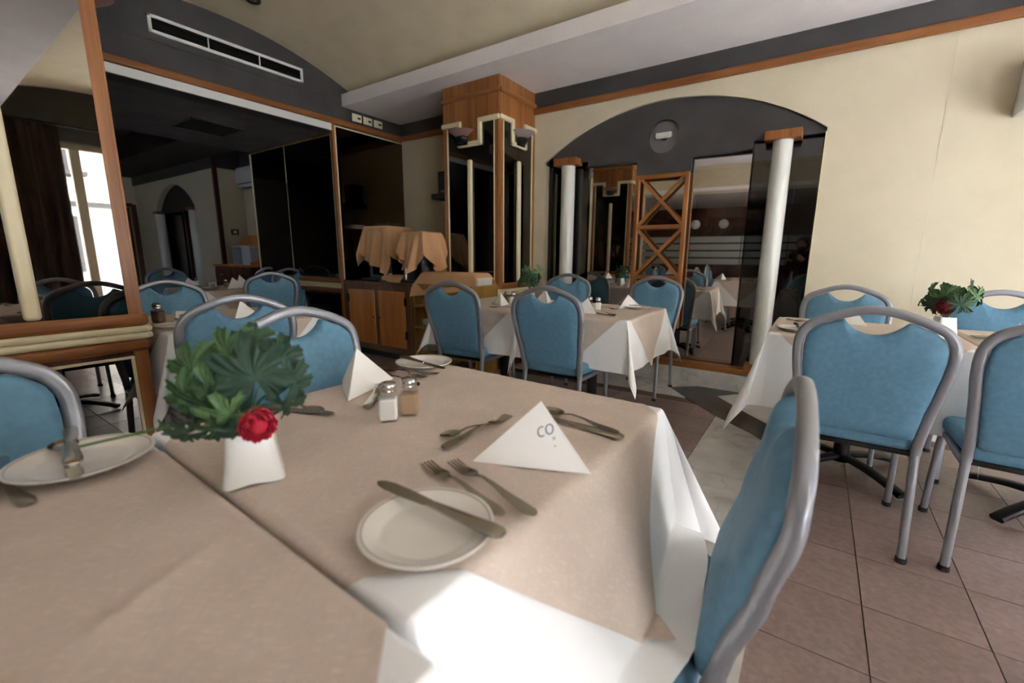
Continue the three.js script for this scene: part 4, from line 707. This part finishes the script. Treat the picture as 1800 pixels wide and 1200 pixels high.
// ================================================================ BUFFET CORNER
{
  const t = thing('buffet_cabinet', 'low oak cabinet with two framed doors, carrying the draped machines', 'cabinet', [XB + 0.012, 0, -3.1]); // front plane at local z = 0, x 0..1.11
  const W = 1.11, D = 0.93;
  mesh('carcass', box(0, W, 0.08, 0.8, -D, -0.02, 0.003), M.cabD, t); mesh('plinth', box(0.02, W - 0.02, 0, 0.08, -D, -0.06), M.iron, t);
  mesh('top', box(-0.005, W + 0.01, 0.8, 0.835, -D, 0.012, 0.006), M.cabD, t);
  for (const [x0, x1] of [[0, 0.075], [0.52, 0.585], [W - 0.11, W]]) mesh('stile', box(x0, x1, 0.08, 0.8, -0.02, 0.004, 0.003), M.cabD, t);
  mesh('rail', box(0, W, 0.74, 0.8, -0.02, 0.003, 0.003), M.cabD, t); mesh('rail', box(0, W, 0.08, 0.15, -0.02, 0.003, 0.003), M.cabD, t);
  for (const [x0, x1, hx, kx] of [[0.075, 0.52, 0.07, 0.505], [0.585, W - 0.11, W - 0.1, 0.6]]) {
    const d = mesh('door', box(x0, x1, 0.15, 0.74, -0.02, 0.009, 0.003), M.cab, t);
    for (const y of [0.25, 0.6]) mesh('hinge', box(hx - 0.016, hx + 0.016, y, y + 0.085, 0.004, 0.018, 0.004), M.iron, d);
    const k = new THREE.SphereGeometry(0.012, 14, 10); k.translate(kx, 0.45, 0.018); mesh('knob', k, M.iron, d);
  }
}
{
  const t = thing('dish_shelf', 'open gold-edged shelf unit of stacked dishes beside the oak cabinet', 'shelf', [-3.335, 0, -3.1]); const W = 0.82, D = 0.33;
  mesh('back_panel', box(0, W, 0.05, 0.8, -D, -D + 0.015), M.darkWood, t); mesh('side_panel', box(0, 0.02, 0, 0.8, -D, 0, 0.003), M.gold, t); mesh('side_panel', box(W - 0.02, W, 0, 0.8, -D, 0, 0.003), M.gold, t); mesh('divider', box(W * 0.5, W * 0.5 + 0.02, 0.05, 0.76, -D, -0.01), M.gold, t);
  mesh('top', box(-0.004, W + 0.004, 0.755, 0.84, -D, 0.008, 0.004), M.gold, t);
  for (const y of [0.13, 0.39, 0.6]) mesh('shelf_board', box(0.02, W - 0.02, y, y + 0.022, -D, 0.004, 0.003), M.gold, t);
}
for (const [x, y, n, l] of [[-3.19, 0.622, 4, 'white plate of the pile on the upper shelf board'], [-3.19, 0.412, 4, 'white plate of the pile on the middle shelf board'], [-3.19, 0.152, 4, 'white plate of the pile on the bottom shelf board']]) for (let k = 0; k < n; k++) plate(x, y + k * 0.012, -3.22, ['lowest', 'second from the bottom', 'third from the bottom', 'topmost'][k] + ' ' + l, 1.15);
function draped(name, o, at, turn, label) { const m = tag(mesh(name, drape(o), M.peach), label, 'cloth'); m.position.set(...at); m.rotation.y = turn; return m; }
{ // coffee machine under its cloth
  const t = thing('coffee_machine', 'tall black drinks machine half hidden by a peach cloth, on the oak cabinet', 'machine', [-4.06, 0.836, -3.42], 0.06);
  mesh('body', box(-0.18, 0.18, 0.02, 0.58, -0.2, 0.12, 0.012), M.blackPlastic, t); mesh('base', box(-0.21, 0.23, 0, 0.03, -0.28, 0.22, 0.006), M.blackPlastic, t);
  mesh('front_window', box(-0.12, 0.06, 0.06, 0.26, 0.118, 0.126, 0.003), M.smoke, t); mesh('label_plate', box(0.06, 0.1, 0.38, 0.41, 0.119, 0.124), M.ivory, t);
  for (const x of [0.14, 0.17]) { const b = cyl(0.012, 0.012, 0.014, 0, 0, 0, 12); b.rotateX(E_); b.translate(x, 0.07, 0.12); mesh('button', b, M.steel, t); }
  mesh('spout', box(-0.08, 0.0, 0.3, 0.36, 0.12, 0.2, 0.01), M.blackPlastic, t);
  const h = thing('bean_hopper', 'clear rim of the hopper just above the larger peach cloth', 'hopper', [-4.12, 1.42, -3.5]); mesh('wall', [box(-0.12, -0.112, 0, 0.055, -0.1, 0.1), box(0.08, 0.088, 0, 0.055, -0.1, 0.1), box(-0.12, 0.088, 0, 0.055, -0.1, -0.092)], M.pane, h);
}
draped('dust_cloth', { hw: 0.19, hd: 0.2, sx: 0.96, sz: 1.08, rot: 0.5, dx: 0.06, dz: 0.03, y: 0, n: 84, seed: 5, flare: 0.13, rip: 0.06, pleat: 0.22, k: 26, rho: 0.015 }, [-4.06, 1.425, -3.44], 0.06, 'larger peach cloth hanging in points over the tall black drinks machine');
{
  const t = thing('drinks_urn', 'steel-tapped black urn under the smaller hanging peach cloth', 'urn', [-3.38, 0.836, -3.28]);
  mesh('body', lathe([[0, 0.02], [0.12, 0.02], [0.135, 0.04], [0.135, 0.44], [0.1, 0.49], [0, 0.5]], 32), M.blackPlastic, t); mesh('base', box(-0.15, 0.15, 0, 0.024, -0.14, 0.17, 0.008), M.blackPlastic, t);
  const g = cyl(0.017, 0.02, 0.12, -0.1, 0.03, 0.13, 16); mesh('tap', g, M.chrome, t);
}
draped('dust_cloth', { hw: 0.15, hd: 0.14, sx: 0.8, sz: 0.74, rot: 0.7, dx: 0.0, dz: 0.02, y: 0, n: 72, seed: 9, flare: 0.24, rip: 0.06, pleat: 0.25, k: 30, rho: 0.015 }, [-3.36, 1.345, -3.28], 0, 'smaller peach cloth hanging over the urn against the pillar');
{
  const t = thing('bread_tray', 'low black tray under the small flat peach cloth', 'tray', [-3.72, 0.836, -3.28]); mesh('tray', box(-0.14, 0.14, 0, 0.06, -0.1, 0.1, 0.01), M.blackPlastic, t);
}
draped('dust_cloth', { hw: 0.155, hd: 0.115, sx: 0.4, sz: 0.36, rot: 0.25, y: 0, n: 40, seed: 2, flare: 0.5, rip: 0.03, pleat: 0.2, rho: 0.02 }, [-3.72, 0.902, -3.28], 0, 'small flat peach cloth lying low between the two draped machines');
{
  const t = thing('food_warmer', 'long low white tray set hidden under the wide peach cloth on the dish shelf', 'tray', [-2.89, 0.841, -3.25]);
  mesh('tray', box(-0.34, 0.36, 0, 0.07, -0.11, 0.11, 0.008), M.plastic, t); mesh('lid', box(-0.3, 0.3, 0.07, 0.1, -0.09, 0.09, 0.02), M.steel, t);
}
draped('dust_cloth', { hw: 0.35, hd: 0.125, sx: 0.86, sz: 0.56, rot: -0.12, dx: -0.02, dz: 0.03, y: 0, n: 64, seed: 4, flare: 0.22, rip: 0.03, pleat: 0.5, k: 10, rho: 0.03 }, [-2.9, 0.955, -3.25], 0, 'wide peach cloth spread over the trays on the dish shelf');
{
  const t = thing('loudspeaker', 'small black loudspeaker on a bracket, on the yellow wall beside the pillar', 'speaker', [-3.6, 1.8, ZA]);
  mesh('cabinet', box(-0.07, 0.09, 0, 0.24, 0.02, 0.2, 0.01), M.blackPlastic, t); mesh('bracket', box(-0.12, 0.12, -0.06, -0.002, 0, 0.26, 0.004), M.iron, t); mesh('badge', box(-0.03, 0.03, 0.02, 0.035, 0.2, 0.203), M.chrome, t);
}
['first white switch plate from the grille, on the grey frieze', 'middle white switch plate of the three on the grey frieze', 'third white switch plate, nearest the yellow wall on the grey frieze'].forEach((l, i) => {
  const t = thing('switch_plate', l, 'switch', [XB + 0.004, 2.575 + 0.0, -3.4 - i * 0.145]); mesh('plate', box(0, 0.012, 0, 0.08, -0.06, 0.06, 0.004), M.ivory, t); mesh('window', box(0.01, 0.014, 0.03, 0.05, -0.045, -0.005), M.blackPlastic, t); mesh('button', box(0.01, 0.015, 0.03, 0.05, 0.015, 0.03, 0.002), M.ivory, t);
});
{ // air grille
  const t = thing('air_grille', 'long white air-conditioning grille set in the grey lunette', 'grille', [XB + 0.004, 2.855, -2.155]); const L = 0.625, H = 0.066;
  for (const [y0, y1] of [[-H, -H + 0.024], [H - 0.024, H]]) mesh('frame', box(0, 0.02, y0, y1, -L, L, 0.003), M.white, t); for (const [a, b] of [[-L, -L + 0.024], [L - 0.024, L]]) mesh('frame', box(0, 0.02, -H, H, a, b, 0.003), M.white, t);
  for (const z of [-0.21, 0.21]) mesh('bar', box(0, 0.014, -H + 0.02, H - 0.02, z - 0.004, z + 0.004), M.white, t);
  for (let k = 0; k < 5; k++) { const g = new THREE.BoxGeometry(0.02, 0.002, 2 * L - 0.04); g.rotateZ(0.6); g.translate(0.002, -H + 0.032 + k * 0.0175, 0); mesh('slat', uvm(g), M.blackPlastic, t); }
  mesh('back', box(-0.004, 0, -H, H, -L, L), M.blackPlastic, t);
}
for (const [x, z, y, w, d, l] of [[-5.43, -2.28, 2.42, 0.5, 0.48, 'square dark air vent set in the grey soffit of the opening']]) {
  const t = thing('ceiling_vent', l, 'vent', [x, y, z]); mesh('core', box(-w / 2, w / 2, -0.006, 0.01, -d / 2, d / 2), M.matteBlack, t);
  for (const s of [-1, 1]) { mesh('frame', box(-w / 2, w / 2, -0.012, 0.004, s * d / 2 - 0.01, s * d / 2 + 0.01, 0.002), M.grey, t); mesh('frame', box(s * w / 2 - 0.008, s * w / 2 + 0.008, -0.014, 0.004, -d / 2, d / 2, 0.002), M.steel, t); }
}
{ const t = thing('downlight', 'small chrome ceiling downlight in the vault', 'lamp', [-3.96, 3.105, -2.1]); mesh('ring', lathe([[0.03, 0], [0.045, -0.012], [0.055, -0.008], [0.056, 0.01], [0.03, 0.01], [0.03, 0]], 28), M.iron, t); mesh('reflector', lathe([[0, 0.006], [0.03, -0.004], [0.03, 0.01]], 20), M.chrome, t); }
function airUnit(at, turn, label, L = 0.82) {
  const t = thing('air_conditioner', label, 'air conditioner', at, turn);
  const s = shapeOf([[0, 0], [0.16, 0.0], [0.2, 0.05], [0.21, 0.2], [0.18, 0.29], [0, 0.3]]), g = ext(s, L, 0.006); g.rotateY(-E_); g.translate(L / 2, 0, 0); mesh('casing', toCreasedNormals(uvm(g), 0.5), M.plastic, t);
  mesh('air_slot', box(-L / 2 + 0.05, L / 2 - 0.05, -0.012, 0.01, 0.07, 0.15), M.blackPlastic, t); mesh('flap', box(-L / 2 + 0.05, L / 2 - 0.05, 0.01, 0.03, 0.186, 0.2, 0.004), M.plastic, t); mesh('flap_gap', box(-L / 2 + 0.05, L / 2 - 0.05, 0.034, 0.046, 0.19, 0.207), M.blackPlastic, t);
}
airUnit([1.27, 1.95, ZA + 0.005], 0, 'white wall air conditioner at the picture edge high on the yellow wall'); airUnit([-7.6, 2.2, -3.92], 0, 'white wall air conditioner in the dim back room above the plastic boxes', 0.95);
{ // sideboard in the back room
  const t = thing('sideboard', 'reddish wooden sideboard with a rounded back board and drawers, in the back room', 'sideboard', [-7.66, 0, -3.45]);
  mesh('carcass', box(-0.6, 0.6, 0.05, 0.92, -0.3, 0.12, 0.006), M.darkWood, t); mesh('top', box(-0.62, 0.62, 0.92, 0.95, -0.3, 0.14, 0.006), M.cab, t);
  const a = shapeOf([[-0.62, 0.95], [0.62, 0.95], [0.62, 1.42], [-0.2, 1.42], ...Array.from({ length: 9 }, (_, i) => [-0.2 - 0.42 * Math.sin(i / 8 * E_), 1.0 + 0.42 * Math.cos(i / 8 * E_)])]); const g = ext(a, 0.03, 0.003); g.translate(0, 0, -0.3); mesh('back_board', uvm(g), M.cab, t);
  const c = shapeOf([[-0.26, 0], [0.12, 0], [0.12, 0.02], ...Array.from({ length: 9 }, (_, i) => [0.12 - 0.3 * Math.sin(i / 8 * E_), 0.4 - 0.36 * Math.cos(i / 8 * E_)]), [-0.26, 0.47]]); const e = ext(c, 0.03, 0.003); e.rotateY(-E_); e.translate(0.62, 0.95, 0); mesh('end_board', uvm(e), M.cab, t);
  for (const x of [-0.3, 0.3]) { const d = mesh('drawer', box(x - 0.28, x + 0.28, 0.7, 0.88, 0.11, 0.135, 0.004), M.darkWood, t); mesh('handle', box(x - 0.05, x + 0.05, 0.79, 0.805, 0.135, 0.16, 0.005), M.steel, d); mesh('door', box(x - 0.28, x + 0.28, 0.1, 0.68, 0.11, 0.135, 0.004), M.darkWood, t); }
}
for (const [x, c, l] of [[-7.6, 0x9aa4ab, 'blue-grey plastic box on the sideboard in the back room'], [-7.3, 0xcfd5d8, 'pale plastic box on the sideboard in the back room']]) { const t = thing('plastic_box', l, 'box', [x, 0.951, -3.5]); const m = std({ color: c, roughness: 0.4 }); mesh('tub', box(-0.14, 0.14, 0, 0.27, -0.1, 0.12, 0.02), m, t); mesh('lid', box(-0.15, 0.15, 0.27, 0.295, -0.11, 0.13, 0.008), m, t); }
{ const t = thing('wall_socket', 'small brown wall socket just above the sideboard in the back room', 'socket', [-8.27, 1.44, -3.7]); mesh('plate', box(0, 0.012, 0, 0.09, -0.06, 0.06, 0.003), M.darkWood, t); mesh('insert', box(0.01, 0.015, 0.025, 0.065, -0.03, 0.03), M.ivory, t); }

// ================================================================ WHAT THE MIRRORS SHOW BEHIND
for (const [x, l] of [[-2.48, 'white glass globe lamp hanging behind the striped glass, the farther of two in the mirror'], [-1.72, 'white glass globe lamp hanging behind the striped glass, nearer the column in the mirror']]) { const t = thing('globe_lamp', l, 'lamp', [x, 2.05, 6.0]); mesh('globe', new THREE.SphereGeometry(0.13, 28, 20), M.globe, t); mesh('cord', cyl(0.005, 0.005, 0.54, 0, 0.125, 0, 8), M.iron, t); }
table('dining_table', -2.5, 2.2, 0.4, 0.4, 0, 'square table behind the viewer, seen only in the arch mirror'); clothPair(-2.5, 2.2, 0.4, 0.4, 0, 0.3, 0.71, 33, 'white cloth on the table seen only in the arch mirror', 'beige overlay on the table seen only in the arch mirror');
chair(-2.5, 1.6, 0, 'blue chair at the table seen only in the arch mirror, its back to the mirror'); chair(-3.1, 2.2, E_, 'blue chair at the end of the table seen only in the arch mirror'); chair(-1.9, 2.25, -E_, 'blue chair on the window side of the table seen only in the arch mirror');
napkin(-2.4, 2.2, 1.2, 'folded napkin on the table seen only in the arch mirror');
{ // house across the street
  const t = thing('town_house', 'pale rendered house across the street, seen through the window in the pillar mirror', 'building', [15, -0.3, -3]);
  const wall = std({ color: 0x9c9486, roughness: 0.9 }), trim = phy({ color: 0x3a3733, roughness: 0.9, specularIntensity: 0.2 }), dk = phy({ color: 0x0b0c0e, roughness: 0.9, specularIntensity: 0 });
  mesh('facade', box(0, 0.5, 0, 13, -16, 24), wall, t);
  for (let r = 0; r < 4; r++) { mesh('string_course', box(-0.18, 0, 2.9 + r * 3.1, 3.05 + r * 3.1, -16, 24), trim, t); for (let c = 0; c < 16; c++) { const z = -15 + c * 2.1, y = 0.9 + r * 3.1; const w = mesh('window', [box(-0.06, 0, y - 0.08, y, z - 0.6, z + 0.6), box(-0.06, 0, y + 1.6, y + 1.7, z - 0.6, z + 0.6), box(-0.06, 0, y, y + 1.6, z - 0.6, z - 0.5), box(-0.06, 0, y, y + 1.6, z + 0.5, z + 0.6), box(-0.05, 0, y, y + 1.6, z - 0.04, z + 0.04)], trim, t); mesh('pane', box(-0.02, 0.0, y, y + 1.6, z - 0.5, z + 0.5), dk, w); if (r && c % 2) { const b = mesh('balcony', box(-0.7, 0, y - 0.2, y - 0.08, z - 0.9, z + 0.9), trim, t); mesh('railing', [box(-0.7, -0.66, y + 0.75, y + 0.8, z - 0.9, z + 0.9), ...Array.from({ length: 16 }, (_, i) => box(-0.69, -0.67, y - 0.08, y + 0.76, z - 0.88 + i * 0.117, z - 0.86 + i * 0.117))], trim, b); } } }
}
struct('street', box(XR + 0.31, 40, -0.5, -0.3, -40, 50), std({ color: 0xa8a49c, roughness: 0.95 }));

// ================================================================ THE PHOTOGRAPHER (seen in the arch mirror)
{
  const t = thing('person', 'bearded person in dark clothes bending over a black camera, in the arch mirror', 'person', [0, 0, 0]);
  const sm = (a, b, k) => { const h = Math.max(k - Math.abs(a - b), 0) / k; return Math.min(a, b) - h * h * k * 0.25; };
  const cap = (p, a, b, ra, rb) => { const ab = [b[0] - a[0], b[1] - a[1], b[2] - a[2]], ap = [p[0] - a[0], p[1] - a[1], p[2] - a[2]], h = Math.max(0, Math.min(1, (ap[0] * ab[0] + ap[1] * ab[1] + ap[2] * ab[2]) / (ab[0] ** 2 + ab[1] ** 2 + ab[2] ** 2 + 1e-9))); return Math.hypot(ap[0] - ab[0] * h, ap[1] - ab[1] * h, ap[2] - ab[2] * h) - (ra + (rb - ra) * h); };
  function surface(fn, c, size, cells) { // polygonise fn < 0 in a cube of half-size `size` round c
    const mc = new MarchingCubes(cells, M.rubber, false, false, 120000); mc.isolation = 0; const d = mc.size, hs = mc.halfsize;
    for (let z = 0; z < d; z++) for (let y = 0; y < d; y++) for (let x = 0; x < d; x++) mc.field[x + y * d + z * d * d] = -fn([c[0] + (x - hs) / hs * size, c[1] + (y - hs) / hs * size, c[2] + (z - hs) / hs * size]);
    mc.update(); const n = mc.count, P = new Float32Array(n * 3), N = new Float32Array(n * 3);
    for (let i = 0; i < n * 3; i++) { P[i] = mc.positionArray[i] * size + c[i % 3]; N[i] = mc.normalArray[i]; }
    const g = new THREE.BufferGeometry(); g.setAttribute('position', new THREE.BufferAttribute(P, 3)); g.setAttribute('normal', new THREE.BufferAttribute(N, 3)); const m = mergeVertices(g, 1e-5); m.computeVertexNormals(); return m;
  }
  const L = [0.825, 0, -0.565], F = [-0.565, 0, -0.825]; // towards the person's own side, and forwards
  const at = (c, l, u, f) => [c[0] + L[0] * l + F[0] * f, c[1] + u, c[2] + L[2] * l + F[2] * f];
  const hip = [0.36, 0.74, 0.56], chest = [0.25, 1.06, 0.4], neck = [0.215, 1.19, 0.335], head = [0.19, 1.315, 0.275], cam = [0.045, 1.125, 0.07];
  const J = {};
  for (const [k, s] of [['r', 1], ['l', -1]]) { J['sh' + k] = at(chest, s * 0.185, 0.07, 0); J['el' + k] = at(chest, s * 0.24, -0.17, 0.1); J['wr' + k] = at(cam, s * 0.1, -0.05, -0.1); J['hd' + k] = at(cam, s * 0.082, -0.012, -0.02); J['hp' + k] = at(hip, s * 0.095, 0, 0); J['kn' + k] = at(hip, s * 0.14, -0.31, 0.26 - (s < 0 ? 0.05 : 0)); J['an' + k] = at(hip, s * 0.14, -0.66, 0.06); J['to' + k] = at(hip, s * 0.16, -0.705, 0.24); }
  const trunk = (p) => {
    let d = cap(p, hip, chest, 0.155, 0.165); d = sm(d, cap(p, J.shr, J.shl, 0.085, 0.085), 0.1); d = sm(d, cap(p, chest, neck, 0.1, 0.062), 0.08);
    for (const k of ['r', 'l']) { d = sm(d, cap(p, J['sh' + k], J['el' + k], 0.068, 0.052), 0.06); d = sm(d, cap(p, J['el' + k], J['wr' + k], 0.05, 0.034), 0.03); d = sm(d, cap(p, J['hp' + k], J['kn' + k], 0.095, 0.066), 0.09); d = sm(d, cap(p, J['kn' + k], J['an' + k], 0.064, 0.044), 0.03); d = sm(d, cap(p, at(J['an' + k], 0, -0.035, -0.05), J['to' + k], 0.045, 0.036), 0.03); }
    return d;
  };
  const skull = (p) => {
    let d = cap(p, at(head, 0, 0.03, -0.03), at(head, 0, 0.025, 0.03), 0.088, 0.084); d = sm(d, cap(p, at(head, 0, -0.03, 0.035), at(head, 0, -0.085, 0.065), 0.066, 0.042), 0.05);
    d = sm(d, cap(p, neck, at(head, 0, -0.05, -0.03), 0.06, 0.055), 0.03); d = sm(d, cap(p, at(head, 0, 0.02, 0.105), at(head, 0, -0.022, 0.126), 0.009, 0.014), 0.014); // nose
    for (const s of [-1, 1]) { d = sm(d, cap(p, at(head, s * 0.084, 0.015, -0.01), at(head, s * 0.086, -0.03, 0.0), 0.016, 0.011), 0.012); d = Math.max(d, -cap(p, at(head, s * 0.034, 0.022, 0.122), at(head, s * 0.03, 0.022, 0.122), 0.012, 0.012)); d = sm(d, cap(p, at(head, s * 0.012, 0.04, 0.105), at(head, s * 0.05, 0.042, 0.09), 0.01, 0.008), 0.014); }
    return sm(d, cap(p, at(head, -0.022, -0.06, 0.108), at(head, 0.022, -0.06, 0.108), 0.008, 0.008), 0.008);
  };
  const hand = (k, s) => (p) => { // palm along the camera side, fingers curled over its front, thumb behind
    const w = J['wr' + k], h = J['hd' + k]; let d = sm(cap(p, w, at(w, 0, 0.02, 0.04), 0.03, 0.028), cap(p, at(h, 0, -0.03, -0.05), at(h, 0, 0.02, -0.01), 0.024, 0.026), 0.03);
    for (let i = 0; i < 4; i++) { const u = 0.032 - i * 0.019, l = [0.9, 1, 0.95, 0.78][i], a = at(h, s * 0.008, u, -0.005), b = at(h, s * 0.004, u, 0.026 * l), c = at(h, -s * 0.022 * l, u - 0.003, 0.034 * l); d = sm(d, Math.min(cap(p, a, b, 0.0095, 0.0085), cap(p, b, c, 0.0085, 0.0072)), 0.006); }
    return sm(d, Math.min(cap(p, at(h, 0, -0.01, -0.045), at(h, -s * 0.03, 0.012, -0.052), 0.012, 0.0105), cap(p, at(h, -s * 0.03, 0.012, -0.052), at(h, -s * 0.052, 0.018, -0.046), 0.0105, 0.008)), 0.008);
  };
  const colour = (g, f) => { const p = g.attributes.position, c = new Float32Array(p.count * 3); for (let i = 0; i < p.count; i++) { const q = f([p.getX(i), p.getY(i), p.getZ(i)]); c.set(q, 3 * i); } g.setAttribute('color', new THREE.BufferAttribute(c, 3)); return g; };
  const skin = [0.5, 0.28, 0.19];
  const parts = [colour(surface(trunk, [0.25, 0.62, 0.36], 0.66, 104), (p) => p[1] < 0.1 ? [0.02, 0.018, 0.016] : p[1] < 0.76 ? [0.025, 0.027, 0.035] : [0.018, 0.018, 0.02]), colour(surface(skull, head, 0.17, 80), (p) => { const q = [(p[0] - head[0]) * F[0] + (p[2] - head[2]) * F[2], p[1] - head[1]]; return q[0] > 0.06 && Math.abs(q[1] + 0.06) < 0.007 ? [0.35, 0.12, 0.1] : skin; }), ...['r', 'l'].map((k) => colour(surface(hand(k, k === 'r' ? 1 : -1), J['hd' + k], 0.14, 72), () => skin))];
  const body = new THREE.Mesh(mergeGeometries(parts.map((g) => g.toNonIndexed())), std({ vertexColors: true, roughness: 0.75 })); body.name = 'body'; body.castShadow = body.receiveShadow = true; t.add(body);
  const hairF = (p) => Math.max(skull(p) - 0.012, -(cap(p, at(head, 0, -0.02, 0.12), at(head, 0, -0.06, 0.1), 0.085, 0.09)), -(p[1] - (head[1] - 0.04)));
  mesh('hair', uvm(surface(hairF, head, 0.17, 60)), std({ color: 0x15110e, roughness: 0.8 }), t);
  const beardF = (p) => Math.max(skull(p) - 0.007, p[1] - (head[1] - 0.035), -((p[0] - head[0]) * F[0] + (p[2] - head[2]) * F[2] - 0.005), -(p[1] - (head[1] - 0.14)), -(cap(p, at(head, -0.02, -0.058, 0.12), at(head, 0.02, -0.058, 0.12), 0.012, 0.012)));
  mesh('beard', uvm(surface(beardF, head, 0.17, 60)), std({ color: 0x17120f, roughness: 0.9 }), t);
  for (const s of [-1, 1]) { const e = new THREE.SphereGeometry(0.011, 14, 10); e.translate(...at(head, s * 0.032, 0.021, 0.098)); mesh('eye', e, std({ color: 0x2a2018, roughness: 0.2 }), t); }
  // the camera in the hands, lens towards the room
  const c = thing('camera', 'black camera held at chest height by the person in the arch mirror', 'camera', [0.036, 1.127, 0.052]); c.rotation.set(rad(-11), rad(34.4), 0, 'YXZ');
  mesh('body', box(-0.068, 0.068, -0.045, 0.04, 0.0, 0.05, 0.012), M.blackPlastic, c); mesh('viewfinder', box(-0.026, 0.026, 0.036, 0.062, 0.004, 0.046, 0.008), M.blackPlastic, c); mesh('grip', box(0.04, 0.07, -0.045, 0.03, -0.014, 0.02, 0.01), M.rubber, c);
  const l = cyl(0.034, 0.036, 0.042, 0, 0, 0, 28); l.rotateX(-E_); l.translate(0, 0, 0.004); mesh('lens', l, M.blackPlastic, c); const gl = cyl(0.026, 0.026, 0.002, 0, 0, 0, 24); gl.rotateX(-E_); gl.translate(0, 0, -0.0375); mesh('front_glass', gl, M.smoke, c);
}

// alike things share a group
const groups = { dining_chair: 'blue padded dining chairs', dining_table: 'square dining tables', tablecloth: 'white tablecloths', table_overlay: 'beige linen table overlays', plate: 'white rimmed plates', fork: 'steel forks', knife: 'steel knives', spoon: 'steel spoons', teaspoon: 'steel spoons', napkin: 'folded standing napkins', shaker: 'square glass shakers', flower_vase: 'white vases of leaves', dust_cloth: 'peach cloths over the buffet', wall_sconce: 'half-bowl wall lights', column: 'white arch columns', switch_plate: 'switch plates on the grey frieze', globe_lamp: 'hanging glass globes', plastic_box: 'boxes on the sideboard', table_number: 'folded number cards', air_conditioner: 'white wall air conditioners' };
for (const o of scene.children) { const g = groups[o.name.replace(/_\d{3}$/, '')]; if (g && o.userData.category) o.userData.group = g; }
renderer.render(scene, camera);
